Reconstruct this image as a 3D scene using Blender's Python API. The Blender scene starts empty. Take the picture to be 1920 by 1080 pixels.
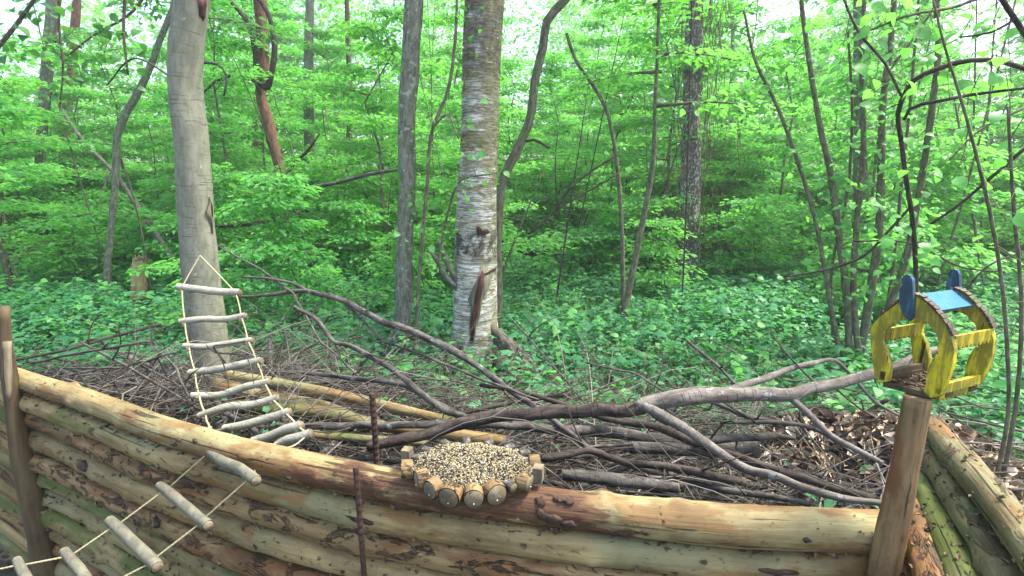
import bpy, math, random
import numpy as np
from mathutils import Vector

random.seed(7)
rng = np.random.default_rng(7)
S = bpy.context.scene
COL = S.collection
PITCH = math.radians(12.0)
CAMZ = 1.6

# ------------------------------------------------------------------ camera, sky, sun, exposure
cd = bpy.data.cameras.new('camera'); cam = bpy.data.objects.new('camera', cd); COL.objects.link(cam)
cam.location = (0, 0, CAMZ); cam.rotation_euler = (math.pi / 2 - PITCH, 0, 0)
cd.sensor_width = 36; cd.lens = 18; cd.clip_start = 0.02; cd.clip_end = 500
S.camera = cam
SUN_EL, SUN_AZ = math.radians(62), math.radians(85)
W = bpy.data.worlds.new('World'); S.world = W; W.use_nodes = True
nt = W.node_tree; nt.nodes.clear()
sky = nt.nodes.new('ShaderNodeTexSky'); sky.sky_type = 'NISHITA'; sky.sun_disc = False
sky.sun_elevation = SUN_EL; sky.sun_rotation = SUN_AZ; sky.air_density = 1.0; sky.dust_density = 3.0; sky.ozone_density = 1.0
bg = nt.nodes.new('ShaderNodeBackground'); bg.inputs['Strength'].default_value = 0.13
wo = nt.nodes.new('ShaderNodeOutputWorld')
nt.links.new(sky.outputs[0], bg.inputs[0]); nt.links.new(bg.outputs[0], wo.inputs[0])
sl = bpy.data.lights.new('sun', 'SUN'); sun = bpy.data.objects.new('sun', sl); COL.objects.link(sun)
sl.energy = 2.0; sl.angle = math.radians(10); sl.color = (1.0, 0.96, 0.88)
sd = Vector((math.sin(SUN_AZ) * math.cos(SUN_EL), math.cos(SUN_AZ) * math.cos(SUN_EL), math.sin(SUN_EL)))
sun.rotation_euler = sd.to_track_quat('Z', 'Y').to_euler()
S.view_settings.view_transform = 'Standard'; S.view_settings.look = 'None'
S.view_settings.gamma = 1; S.view_settings.use_curve_mapping = False
S.view_settings.exposure = 2.35
S.cycles.use_denoising = True
S.cycles.max_bounces = 8; S.cycles.diffuse_bounces = 5; S.cycles.transmission_bounces = 4
S.cycles.glossy_bounces = 2

# ------------------------------------------------------------------ image -> place helpers
def ray(px, py):
    x = (px - 960) / 960.0; u = (540 - py) / 960.0
    return Vector((x, math.cos(PITCH) + u * math.sin(PITCH), -math.sin(PITCH) + u * math.cos(PITCH)))
def P(px, py, t): return Vector((0, 0, CAMZ)) + ray(px, py) * t
def V(px, py, Y):
    r = ray(px, py); return Vector((0, 0, CAMZ)) + r * (Y / r.y)
def G(px, py, z):
    r = ray(px, py); return Vector((0, 0, CAMZ)) + r * ((z - CAMZ) / r.z)
def tY(px, py, Y): return Y / ray(px, py).y

# ------------------------------------------------------------------ tagging
def tag(o, label=None, cat=None, group=None, kind=None):
    if label: o['label'] = label
    if cat: o['category'] = cat
    if group: o['group'] = group
    if kind: o['kind'] = kind
    return o
def empty(name, loc, label, cat, group=None):
    o = bpy.data.objects.new(name, None); COL.objects.link(o); o.location = loc
    o.empty_display_size = 0.1
    return tag(o, label, cat, group)
def link(name, me, parent=None, mats=()):
    o = bpy.data.objects.new(name, me); COL.objects.link(o)
    for m in mats:
        if m.name not in [x.name for x in me.materials if x]: me.materials.append(m)
    if parent:
        o.parent = parent; o.location = -Vector(parent.location)   # geometry is in world coordinates
    return o

# ------------------------------------------------------------------ mesh building
class MB:
    def __init__(s): s.v = []; s.g = []; s.f = []; s.n = 0
    def add(s, v, f, g=None):
        v = np.asarray(v, float); s.v.append(v); s.g.append(v if g is None else np.asarray(g, float))
        s.f += [tuple(i + s.n for i in q) for q in f]; s.n += len(v)
    def tube(s, pts, rad, seg=8, step=None, rough=0.0, seed=0, cap=True, knots=0, g0=0.0, ell=1.0):
        pts, rad = resample(pts, rad, step)
        N = len(pts); d = np.gradient(pts, axis=0); d /= np.linalg.norm(d, axis=1)[:, None] + 1e-9
        up = np.array([0, 0, 1.0]) if abs(d[0][2]) < 0.9 else np.array([0, 1.0, 0])
        a = np.cross(d[0], up); a /= np.linalg.norm(a)
        A = np.zeros((N, 3)); 
        for i in range(N):
            a = a - d[i] * a.dot(d[i]); a /= np.linalg.norm(a); A[i] = a
        B = np.cross(d, A)
        sl = np.concatenate([[0], np.cumsum(np.linalg.norm(np.diff(pts, axis=0), axis=1))]) + g0
        th = np.linspace(0, 2 * math.pi, seg, endpoint=False)
        TH, SL = np.meshgrid(th, sl)
        R = np.repeat(rad[:, None], seg, 1)
        if rough:
            r0 = rad.mean(); n = np.zeros_like(TH); rs = np.random.default_rng(seed)
            for k in range(1, 7):
                n += (0.9 / k) * np.sin(rs.integers(0, 4) * TH + rs.uniform(0.4, 1.3) * k * 1.1 * SL / max(r0, .01) * .5 + rs.uniform(0, 6.3))
            R = R * (1 + rough * n)
            for _ in range(knots):
                ks, kt, kw = rs.uniform(sl[0], sl[-1]), rs.uniform(0, 6.28), rs.uniform(.25, .5)
                dt = np.angle(np.exp(1j * (TH - kt))); ds = (SL - ks) / r0
                R = R + r0 * rs.uniform(.12, .3) * np.exp(-(dt ** 2 + ds ** 2 * .6) / kw ** 2)
        ct, st = np.cos(TH), np.sin(TH)
        X = pts[:, None, :] + A[:, None, :] * (R * ct)[..., None] + B[:, None, :] * (R * st * ell)[..., None]
        g = np.stack([R * ct, R * st, SL], -1)
        f = []
        for i in range(N - 1):
            for j in range(seg):
                k = (j + 1) % seg; f.append((i * seg + j, i * seg + k, (i + 1) * seg + k, (i + 1) * seg + j))
        v = X.reshape(-1, 3); gg = g.reshape(-1, 3)
        if cap:
            v = np.vstack([v, pts[0], pts[-1]]); gg = np.vstack([gg, [0, 0, sl[0]], [0, 0, sl[-1]]]); c0 = N * seg
            for j in range(seg):
                k = (j + 1) % seg; f.append((c0, k, j)); f.append((c0 + 1, (N - 1) * seg + j, (N - 1) * seg + k))
        s.add(v, f, gg)
    def box(s, o, ax, ay, az):
        o, ax, ay, az = (np.array(q, float) for q in (o, ax, ay, az))
        v = [o + i * ax + j * ay + k * az for k in (0, 1) for j in (0, 1) for i in (0, 1)]
        s.add(v, [(0, 2, 3, 1), (4, 5, 7, 6), (0, 1, 5, 4), (2, 6, 7, 3), (0, 4, 6, 2), (1, 3, 7, 5)])
    def prism(s, poly, d):
        poly = np.array(poly, float); d = np.array(d, float); n = len(poly)
        v = np.vstack([poly, poly + d])
        f = [tuple(range(n - 1, -1, -1)), tuple(range(n, 2 * n))] + [(i, (i + 1) % n, n + (i + 1) % n, n + i) for i in range(n)]
        s.add(v, f)
    def mesh(s, name, smooth=True):
        me = bpy.data.meshes.new(name)
        v = np.vstack(s.v); me.from_pydata(v.tolist(), [], s.f)
        at = me.attributes.new('grain', 'FLOAT_VECTOR', 'POINT'); at.data.foreach_set('vector', np.vstack(s.g).ravel())
        if smooth: me.polygons.foreach_set('use_smooth', [True] * len(me.polygons))
        me.update(); return me
    def build(s, name, mat, parent=None, smooth=True):
        me = s.mesh(name, smooth); me.materials.append(mat); return link(name, me, parent)

def resample(pts, rad, step=None):
    pts = np.array([tuple(p) for p in pts], float)
    rad = np.full(len(pts), rad, float) if np.isscalar(rad) else np.array(rad, float)
    if step is None: return pts, rad
    L = np.linalg.norm(np.diff(pts, axis=0), axis=1)
    U_ = np.diff(pts, axis=0) / (L[:, None] + 1e-9); T = np.vstack([U_[:1], (U_[:-1] * L[1:, None] + U_[1:] * L[:-1, None]) / (L[1:] + L[:-1])[:, None] if len(U_) > 1 else np.zeros((0, 3)), U_[-1:]]); out = []; ro = []
    for i in range(len(pts) - 1):
        n = max(1, int(round(L[i] / step))); p1, p2 = pts[i], pts[i + 1]; m1, m2 = T[i] * L[i], T[i + 1] * L[i]
        for k in range(n):
            t = k / n; t2 = t * t; t3 = t2 * t
            out.append((2 * t3 - 3 * t2 + 1) * p1 + (t3 - 2 * t2 + t) * m1 + (-2 * t3 + 3 * t2) * p2 + (t3 - t2) * m2)
            ro.append(rad[i] * (1 - t) + rad[i + 1] * t)
    out.append(pts[-1]); ro.append(rad[-1])
    return np.array(out), np.array(ro)

def leaf_mesh(name, C, D, N, L, Wd, kind='oval', curl=0.15):
    """many separate leaves; C base point, D direction, N normal, L length, Wd width."""
    n = len(C); D = D / (np.linalg.norm(D, axis=1)[:, None] + 1e-9)
    Sd = np.cross(D, N); Sd /= (np.linalg.norm(Sd, axis=1)[:, None] + 1e-9); N = np.cross(Sd, D)
    L = L[:, None]; Wd = Wd[:, None]
    def pt(a, b, c): return C + D * L * a + Sd * Wd * b + N * L * c
    if kind == 'oval':
        vs = [pt(0, 0, 0), pt(.28, -.5, curl * .7), pt(.68, -.38, curl * .4), pt(1, 0, -curl), pt(.68, .38, curl * .4), pt(.28, .5, curl * .7)]
        q = np.array([[0, 3, 2, 1], [0, 5, 4, 3]]); nv = 6
        V_ = np.stack(vs, 1).reshape(-1, 3); F = (q[None] + (np.arange(n) * nv)[:, None, None]).reshape(-1); k = 4; nf = n * 2
    elif kind == 'broad':
        xs_ = (0.0, .2, .5, .8, 1.0); wd = (0, .42, .52, .30, 0); cz = (0, .03, .02, -.06, -.2); vs = [pt(a, 0, c) for a, c in zip(xs_, cz)]
        for sg in (-1, 1): vs += [pt(a - .03, sg * w, c + curl * .8 * w) for a, w, c in list(zip(xs_, wd, cz))[1:4]]
        nv = 11; tr = []
        for o_, fl in ((5, 0), (8, 1)):
            qq = [(0, 1, o_), (1, 2, o_ + 1), (1, o_ + 1, o_), (2, 3, o_ + 2), (2, o_ + 2, o_ + 1), (3, 4, o_ + 2)]
            tr += [t_[::-1] if fl else t_ for t_ in qq]
        q = np.array(tr); V_ = np.stack(vs, 1).reshape(-1, 3); F = (q[None] + (np.arange(n) * nv)[:, None, None]).reshape(-1); k = 3; nf = n * 12
    elif kind == 'lobed':   # maple-like outline
        ang = [0, 40, 62, 85, 112, 140, 180, 220, 248, 275, 298, 320]; rr = [.55, .36, .56, .30, .44, .22, .12, .22, .44, .30, .56, .36]
        vs = [pt(.42, 0, .05)] + [pt(.42 + math.cos(math.radians(a)) * r, math.sin(math.radians(a)) * r * 1.0, -curl * r * r * 2) for a, r in zip(ang, rr)]
        nv = 13; q = np.array([[0, 1 + i, 1 + (i + 1) % 12] for i in range(12)])
        V_ = np.stack(vs, 1).reshape(-1, 3); F = (q[None] + (np.arange(n) * nv)[:, None, None]).reshape(-1); k = 3; nf = n * 12
    else:
        vs = [pt(0, 0, 0), pt(.45, -.5, curl), pt(1, 0, -curl * .5), pt(.45, .5, curl)]
        q = np.array([[0, 2, 1], [0, 3, 2]]); nv = 4
        V_ = np.stack(vs, 1).reshape(-1, 3); F = (q[None] + (np.arange(n) * nv)[:, None, None]).reshape(-1); k = 3; nf = n * 2
    return raw_mesh(name, V_, F, k, nf)
def raw_mesh(name, V_, F, k, nf, smooth=False):
    me = bpy.data.meshes.new(name); me.vertices.add(len(V_)); me.vertices.foreach_set('co', V_.astype(np.float32).ravel())
    me.loops.add(len(F)); me.loops.foreach_set('vertex_index', F.astype(np.int32))
    me.polygons.add(nf); me.polygons.foreach_set('loop_start', np.arange(0, len(F), k, dtype=np.int32))
    me.polygons.foreach_set('loop_total', np.full(nf, k, dtype=np.int32))
    if smooth: me.polygons.foreach_set('use_smooth', np.ones(nf, dtype=bool))
    me.update(calc_edges=True)
    return me

# ------------------------------------------------------------------ materials
def newmat(name):
    m = bpy.data.materials.new(name); m.use_nodes = True; m.node_tree.nodes.clear(); return m, m.node_tree
class NT:
    def __init__(s, nt): s.nt = nt
    def n(s, t, **kw):
        x = s.nt.nodes.new(t)
        for k, v in kw.items(): setattr(x, k, v)
        return x
    def l(s, a, b): s.nt.links.new(a, b)
    def noise(s, vec, scale=1.0, detail=4, rough=.55, dist=0):
        x = s.n('ShaderNodeTexNoise'); x.inputs['Scale'].default_value = scale; x.inputs['Detail'].default_value = detail
        x.inputs['Roughness'].default_value = rough; x.inputs['Distortion'].default_value = dist
        if vec is not None: s.l(vec, x.inputs['Vector'])
        return x.outputs['Fac']
    def mapping(s, vec, scale, loc=None):
        m = s.n('ShaderNodeMapping'); s.l(vec, m.inputs['Vector']); m.inputs['Scale'].default_value = scale
        if loc is not None: s.l(loc, m.inputs['Location'])
        return m.outputs[0]
    def ramp(s, fac, a, b, va=0.0, vb=1.0):
        r = s.n('ShaderNodeMapRange'); s.l(fac, r.inputs[0]); r.inputs[1].default_value = a; r.inputs[2].default_value = b
        r.inputs[3].default_value = va; r.inputs[4].default_value = vb; r.interpolation_type = 'SMOOTHSTEP'; return r.outputs[0]
    def mix(s, fac, a, b):
        m = s.n('ShaderNodeMix', data_type='RGBA'); 
        if isinstance(fac, (int, float)): m.inputs[0].default_value = fac
        else: s.l(fac, m.inputs[0])
        for v, i in ((a, 6), (b, 7)):
            if isinstance(v, tuple): m.inputs[i].default_value = (*v, 1)
            else: s.l(v, m.inputs[i])
        return m.outputs[2]
    def math(s, op, a, b=0.0):
        m = s.n('ShaderNodeMath', operation=op)
        for v, i in ((a, 0), (b, 1)):
            if isinstance(v, (int, float)): m.inputs[i].default_value = v
            else: s.l(v, m.inputs[i])
        return m.outputs[0]

def leaf_mat(name, cols, trans=.42, clump=1.2, spec=.3, dark=.6):
    m, t = newmat(name); q = NT(t)
    geo = q.n('ShaderNodeNewGeometry'); 
    base = q.mix(q.ramp(geo.outputs['Random Per Island'], 0, 1), cols[0], cols[1])
    oi = q.n('ShaderNodeObjectInfo')
    cl = q.ramp(q.noise(geo.outputs['Position'], clump, 2), .38, .62)
    base = q.mix(q.math('MULTIPLY', cl, .55), base, cols[2])
    base = q.mix(q.math('MULTIPLY', oi.outputs['Random'], .5), base, cols[3] if len(cols) > 3 else cols[0])
    fine = q.noise(geo.outputs['Position'], 70, 3, .6); base = q.mix(q.math('MULTIPLY', q.ramp(fine, .45, .75), .35), base, tuple(x * .55 for x in cols[0]))
    p = q.n('ShaderNodeBsdfPrincipled'); q.l(base, p.inputs['Base Color']); p.inputs['Roughness'].default_value = .42
    p.inputs['Specular IOR Level'].default_value = spec
    tr = q.n('ShaderNodeBsdfTranslucent'); 
    tc = q.n('ShaderNodeMix', data_type='RGBA', blend_type='MULTIPLY'); tc.inputs[0].default_value = 1
    q.l(base, tc.inputs[6]); tc.inputs[7].default_value = (1.5, 1.6, .8, 1); q.l(tc.outputs[2], tr.inputs[0])
    mx = q.n('ShaderNodeMixShader'); mx.inputs[0].default_value = trans; q.l(p.outputs[0], mx.inputs[1]); q.l(tr.outputs[0], mx.inputs[2])
    o = q.n('ShaderNodeOutputMaterial'); q.l(mx.outputs[0], o.inputs[0]); return m

def wood_mat(name, c1, c2, bark=(.10, .06, .035), bark_amt=.3, moss=(.10, .14, .02), moss_amt=.2, stain=(.30, .13, .05), stain_amt=.25,
             grey=None, rough=.75, bump=.5, bs=1.0, fib=3.0, cracks=.15, spec=.25, damp=None):
    m, t = newmat(name); q = NT(t)
    at = q.n('ShaderNodeAttribute', attribute_name='grain'); oi = q.n('ShaderNodeObjectInfo')
    cx = q.n('ShaderNodeCombineXYZ'); r10 = q.math('MULTIPLY', oi.outputs['Random'], 37.0)
    for i in range(3): q.l(r10, cx.inputs[i])
    v = q.n('ShaderNodeVectorMath', operation='ADD'); q.l(at.outputs['Vector'], v.inputs[0]); q.l(cx.outputs[0], v.inputs[1]); v = v.outputs[0]
    g1 = q.noise(q.mapping(v, (45, 45, fib)), 1, 5, .6, .4)
    g2 = q.noise(q.mapping(v, (160, 160, 9)), 1, 3, .6)
    pb = q.noise(q.mapping(v, (17 * bs, 17 * bs, 6 * bs)), 1, 9, .74, .9)
    pm = q.noise(q.mapping(v, (7, 7, 2.2)), 1, 5, .6, .3)
    ps = q.noise(q.mapping(v, (9, 9, 3.1)), 1.3, 5, .6)
    pc = q.noise(q.mapping(v, (60, 60, 1.6)), 1, 3, .5, .3)
    col = q.mix(q.ramp(g1, .35, .68), c1, c2)
    col = q.mix(q.math('MULTIPLY', q.ramp(g2, .5, .75), .35), col, tuple(x * .55 for x in c2))
    if grey: col = q.mix(q.ramp(q.noise(q.mapping(v, (6, 6, 2.6)), 1, 4), .45, .62), col, grey)
    th = .72 - .34 * stain_amt * 1.4
    col = q.mix(q.math('MULTIPLY', q.ramp(ps, th, th + .1), .75), col, stain)
    bt = .74 - bark_amt * .38; bf = q.ramp(pb, bt, bt + .075); vl = q.noise(q.mapping(v, (5, 5, 3)), 1, 7, .72, .5); col = q.mix(q.math('MULTIPLY', q.ramp(vl, .40, .68), .6), col, tuple(x * .42 for x in c2)); vk = q.noise(q.mapping(v, (70, 70, 40)), 1, 4, .7); col = q.mix(q.math('MULTIPLY', q.ramp(vk, .58, .72), .65), col, tuple(x * .5 for x in bark))
    bc = q.mix(q.ramp(g2, .4, .6), bark, tuple(x * 1.9 for x in bark))
    col = q.mix(bf, col, bc)
    mt = .72 - moss_amt * .36
    mf = q.math('MULTIPLY', q.ramp(pm, mt, mt + .12), .8); col = q.mix(mf, col, moss)
    cf = q.ramp(pc, .30 + cracks * .12, .27 + cracks * .12); col = q.mix(q.math('MULTIPLY', cf, .8), col, (.02, .013, .008))
    if damp:   # wet brown stain along one stretch of this log
        sx = q.n('ShaderNodeSeparateXYZ'); q.l(at.outputs['Vector'], sx.inputs[0]); z_ = q.math('ADD', sx.outputs[2], q.math('MULTIPLY', q.math('SUBTRACT', ps, .5), 1.1))
        df = q.math('MULTIPLY', q.ramp(z_, damp[0] - .03, damp[0] + .05), q.ramp(z_, damp[1] + .03, damp[1] - .05)); df = q.math('MULTIPLY', df, q.ramp(q.math('ADD', pb, q.math('MULTIPLY', vl, .4)), .52, .66))
        col = q.mix(q.math('MULTIPLY', df, .92), col, q.mix(q.ramp(g2, .4, .6), (.045, .02, .012), (.10, .042, .022)))
    h = q.math('ADD', q.math('MULTIPLY', g1, .5), q.math('MULTIPLY', bf, .6))
    h = q.math('ADD', h, q.math('MULTIPLY', g2, .25)); h = q.math('SUBTRACT', h, q.math('MULTIPLY', cf, .7))
    bp = q.n('ShaderNodeBump'); bp.inputs['Strength'].default_value = bump; bp.inputs['Distance'].default_value = .006; q.l(h, bp.inputs['Height'])
    p = q.n('ShaderNodeBsdfPrincipled'); q.l(col, p.inputs['Base Color']); p.inputs['Roughness'].default_value = rough
    p.inputs['Specular IOR Level'].default_value = spec; q.l(bp.outputs[0], p.inputs['Normal'])
    o = q.n('ShaderNodeOutputMaterial'); q.l(p.outputs[0], o.inputs[0]); return m

def bark_mat(name, c1, c2, spot=(.35, .38, .33), spot_amt=.3, rings=False, moss=(.08, .12, .03), moss_amt=.2, sc=1.0, bump=.6, vs=.35):
    m, t = newmat(name); q = NT(t)
    at = q.n('ShaderNodeAttribute', attribute_name='grain'); v = at.outputs['Vector']
    a = q.noise(q.mapping(v, (40 * sc, 40 * sc, 40 * sc * vs)), 1, 6, .65, .5)
    b = q.noise(q.mapping(v, (9 * sc, 9 * sc, 4 * sc)), 1, 5, .6)
    c = q.noise(q.mapping(v, (28 * sc, 28 * sc, 20 * sc)), 1, 4, .6)
    col = q.mix(q.ramp(a, .36, .64), c1, c2)
    col = q.mix(q.math('MULTIPLY', q.ramp(c, .74 - spot_amt * .35, .80 - spot_amt * .35), .8), col, spot)
    h = a
    if rings:
        r = q.noise(q.mapping(v, (7, 7, 85)), 1, 3, .6, .2); rf = q.ramp(r, .40, .33)
        r2 = q.noise(q.mapping(v, (16, 16, 190)), 1, 2); rf = q.math('MAXIMUM', rf, q.math('MULTIPLY', q.ramp(r2, .38, .31), .7))
        col = q.mix(q.math('MULTIPLY', rf, .5), col, tuple(x * .4 for x in c1)); h = q.math('SUBTRACT', q.math('MULTIPLY', a, .4), rf)
    col = q.mix(q.math('MULTIPLY', q.ramp(b, .72 - moss_amt * .4, .84 - moss_amt * .4), .75), col, moss)
    bp = q.n('ShaderNodeBump'); bp.inputs['Strength'].default_value = bump; bp.inputs['Distance'].default_value = .01; q.l(h, bp.inputs['Height'])
    p = q.n('ShaderNodeBsdfPrincipled'); q.l(col, p.inputs['Base Color']); p.inputs['Roughness'].default_value = .85
    p.inputs['Specular IOR Level'].default_value = .2; q.l(bp.outputs[0], p.inputs['Normal'])
    o = q.n('ShaderNodeOutputMaterial'); q.l(p.outputs[0], o.inputs[0]); return m

def birch_mat():
    m, t = newmat('birch_bark'); q = NT(t)
    at = q.n('ShaderNodeAttribute', attribute_name='grain'); v = at.outputs['Vector']
    sp = q.n('ShaderNodeSeparateXYZ'); q.l(v, sp.inputs[0]); ht = sp.outputs[2]
    paper = q.mix(q.ramp(q.noise(q.mapping(v, (5, 5, 9)), 1, 4), .35, .7), (.70, .69, .60), (.46, .43, .31))
    ln = q.noise(q.mapping(v, (9, 9, 75)), 1, 6, .68, .5); lf = q.ramp(ln, .52, .45)
    ln2 = q.noise(q.mapping(v, (20, 20, 210)), 1, 3, .6); lf2 = q.math('MULTIPLY', q.ramp(ln2, .47, .39), .8)
    lf = q.math('MAXIMUM', lf, lf2)
    col = q.mix(q.math('MULTIPLY', lf, .75), paper, (.10, .085, .06))
    # algae / rough bands
    al = q.noise(q.mapping(v, (4, 4, 11)), 1, 7, .72, .5)
    hb = q.ramp(ht, 1.35, 1.9)                       # more algae higher up
    sid = q.ramp(sp.outputs[0], .03, -.12)             # mossier on one side
    af = q.ramp(q.math('ADD', al, q.math('MULTIPLY', q.math('ADD', q.math('MULTIPLY', hb, .42), q.math('MULTIPLY', sid, .35)), .30)), .54, .68)
    acol = q.mix(q.ramp(q.noise(q.mapping(v, (30, 30, 60)), 1, 5, .7), .4, .6), (.065, .058, .018), (.23, .205, .06))
    col = q.mix(q.math('MULTIPLY', af, .78), col, acol)
    rb = q.noise(q.mapping(v, (3, 3, 26)), 1, 6, .75, .6); col = q.mix(q.math('MULTIPLY', q.ramp(rb, .56, .62), .7), col, (.09, .08, .055))
    # dark cracked bark towards foot and dark belt at about 1 m
    fn = q.noise(q.mapping(v, (14, 14, 12)), 1, 6, .7)
    foot = q.ramp(q.math('ADD', ht, q.math('MULTIPLY', fn, .7)), .72, .42)
    belt = q.math('MULTIPLY', q.ramp(ht, .96, 1.06), q.ramp(ht, 1.28, 1.18)); belt = q.math('MULTIPLY', belt, q.ramp(fn, .42, .56))
    top = q.math('MULTIPLY', q.ramp(ht, 2.25, 2.45), q.ramp(fn, .40, .50))
    df = q.math('MAXIMUM', foot, q.math('MAXIMUM', q.math('MULTIPLY', belt, .9), q.math('MULTIPLY', top, .6)))
    dcol = q.mix(q.ramp(q.noise(q.mapping(v, (40, 40, 26)), 1, 5, .7), .42, .62), (.02, .017, .012), (.12, .105, .075))
    col = q.mix(df, col, dcol)
    h = q.math('SUBTRACT', q.math('MULTIPLY', fn, q.math('ADD', df, .15)), q.math('MULTIPLY', lf, .35))
    bp = q.n('ShaderNodeBump'); bp.inputs['Strength'].default_value = .7; bp.inputs['Distance'].default_value = .012; q.l(h, bp.inputs['Height'])
    p = q.n('ShaderNodeBsdfPrincipled'); q.l(col, p.inputs['Base Color']); p.inputs['Roughness'].default_value = .7; q.l(bp.outputs[0], p.inputs['Normal'])
    p.inputs['Specular IOR Level'].default_value = .25
    o = q.n('ShaderNodeOutputMaterial'); q.l(p.outputs[0], o.inputs[0]); return m

def paint_mat(name, c, worn, dirt, amt=.35, moss=(.10, .12, .02), sc=60):
    m, t = newmat(name); q = NT(t)
    tc = q.n('ShaderNodeTexCoord'); v = tc.outputs['Object']
    f = q.noise(q.mapping(v, (sc * 1.6, sc * 1.6, 9)), 1, 6, .7, .5); n2 = q.noise(v, 14, 5, .65); n3 = q.noise(v, 30, 4, .6)
    col = q.mix(q.ramp(n2, .35, .7), c, worn)
    col = q.mix(q.math('MULTIPLY', q.ramp(q.math('ADD', f, q.math('MULTIPLY', n2, .5)), 1.00 - amt * .5, 1.16 - amt * .5), .75), col, dirt)
    col = q.mix(q.math('MULTIPLY', q.ramp(n3, .45, .75), .45), col, moss)
    cr = q.ramp(q.noise(q.mapping(v, (sc * 1.5, sc * 1.5, 7)), 1, 3), .33, .29); col = q.mix(cr, col, (.02, .018, .01))
    bp = q.n('ShaderNodeBump'); bp.inputs['Strength'].default_value = .4; bp.inputs['Distance'].default_value = .003; q.l(q.math('SUBTRACT', f, cr), bp.inputs['Height'])
    p = q.n('ShaderNodeBsdfPrincipled'); q.l(col, p.inputs['Base Color']); p.inputs['Roughness'].default_value = .55; q.l(bp.outputs[0], p.inputs['Normal'])
    p.inputs['Specular IOR Level'].default_value = .3
    o = q.n('ShaderNodeOutputMaterial'); q.l(p.outputs[0], o.inputs[0]); return m

def island_mat(name, stops, rough=.7):
    m, t = newmat(name); q = NT(t); geo = q.n('ShaderNodeNewGeometry')
    r = q.n('ShaderNodeValToRGB'); q.l(geo.outputs['Random Per Island'], r.inputs[0]); r.color_ramp.interpolation = 'LINEAR'
    e = r.color_ramp.elements
    while len(e) < len(stops): e.new(.5)
    for i, (ps, c) in enumerate(stops): e[i].position = ps; e[i].color = (*c, 1)
    p = q.n('ShaderNodeBsdfPrincipled'); q.l(r.outputs[0], p.inputs['Base Color']); p.inputs['Roughness'].default_value = rough
    p.inputs['Specular IOR Level'].default_value = .3
    o = q.n('ShaderNodeOutputMaterial'); q.l(p.outputs[0], o.inputs[0]); return m

def ground_mat():
    m, t = newmat('forest_soil'); q = NT(t); tc = q.n('ShaderNodeTexCoord'); v = tc.outputs['Object']
    a = q.noise(v, 14, 6, .7); b = q.noise(v, 2.2, 4)
    col = q.mix(q.ramp(a, .35, .65), (.018, .014, .008), (.085, .06, .035)); col = q.mix(q.math('MULTIPLY', q.ramp(b, .4, .6), .7), col, (.022, .042, .014))
    bp = q.n('ShaderNodeBump'); bp.inputs['Distance'].default_value = .04; q.l(a, bp.inputs['Height'])
    p = q.n('ShaderNodeBsdfPrincipled'); q.l(col, p.inputs['Base Color']); p.inputs['Roughness'].default_value = .95; q.l(bp.outputs[0], p.inputs['Normal'])
    o = q.n('ShaderNodeOutputMaterial'); q.l(p.outputs[0], o.inputs[0]); return m

M = {}
M['soil'] = ground_mat()
M['herb'] = leaf_mat('herb_leaf', [(.04, .18, .075), (.13, .35, .15), (.065, .26, .10), (.055, .22, .085)], clump=.9)
M['grass'] = leaf_mat('grass_blade', [(.04, .14, .04), (.12, .27, .07), (.07, .2, .04)], clump=1.4)
M['leaf'] = leaf_mat('broad_leaf', [(.06, .24, .065), (.17, .45, .12), (.10, .35, .075), (.18, .44, .09)], clump=.8, trans=.5)
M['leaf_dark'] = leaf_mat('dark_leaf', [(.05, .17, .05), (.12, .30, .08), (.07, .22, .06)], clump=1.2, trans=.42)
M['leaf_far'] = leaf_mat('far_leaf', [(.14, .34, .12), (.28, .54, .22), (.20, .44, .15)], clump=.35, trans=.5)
M['pine'] = wood_mat('peeled_pine', (.30, .225, .10), (.18, .125, .05), bark=(.05, .032, .019), bark_amt=.36, moss=(.07,.095,.015), moss_amt=.38, stain=(.17, .08, .022), stain_amt=.45, grey=(.20, .185, .09), bump=1.0)
M['pine_clean'] = wood_mat('peeled_pine_yellow', (.31, .245, .11), (.20, .14, .058), bark=(.055, .033, .02), bark_amt=.36, moss=(.10,.11,.04), moss_amt=.2, stain=(.16, .065, .02), stain_amt=.55, grey=(.28, .255, .12), cracks=.5, bump=.9, damp=(1.62, 2.28))
M['pine_moss'] = wood_mat('mossy_pine', (.25, .20, .085), (.15, .11, .045), bark=(.045, .03, .018), bark_amt=.34, moss=(.055, .085, .012), moss_amt=.7, stain=(.15,.065,.022), stain_amt=.35, grey=(.15, .155, .075), bump=1.0)
M['pine_bark'] = wood_mat('flaking_bark_pine', (.27, .185, .08), (.16, .10, .045), bark=(.06, .038, .021), bark_amt=.56, moss=(.07, .085, .025), moss_amt=.35, stain=(.15,.06,.02), stain_amt=.45, bump=1.2, bs=1.6)
M['stump'] = wood_mat('rotten_stump', (.62, .48, .22), (.42, .30, .13), bark=(.12, .08, .04), bark_amt=.1, moss=(.16, .17, .04), moss_amt=.3)
M['spruce'] = bark_mat('mottled_grey_bark', (.045, .04, .032), (.15, .14, .115), spot=(.48, .47, .42), spot_amt=.66, moss=(.06, .09, .03), moss_amt=.4, sc=1.1, bump=.9, vs=.15)
M['post'] = wood_mat('brown_post', (.11, .078, .04), (.065, .045, .022), bark_amt=.15, moss_amt=.3, stain=(.12, .06, .025), stain_amt=.2, moss=(.09, .09, .03))
M['post_tan'] = wood_mat('weathered_tan_post', (.24, .155, .07), (.12, .07, .032), bark=(.06, .035, .02), bark_amt=.25, moss=(.14, .12, .05), moss_amt=.3, stain=(.16, .055, .02), stain_amt=.5, cracks=.7, bump=1.0)
M['side_log'] = wood_mat('pale_lichened_log', (.21, .195, .10), (.13, .10, .045), bark=(.055, .035, .02), bark_amt=.5, moss=(.12, .15, .07), moss_amt=.45, stain=(.19, .075, .02), stain_amt=.38, bump=.9)
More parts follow.
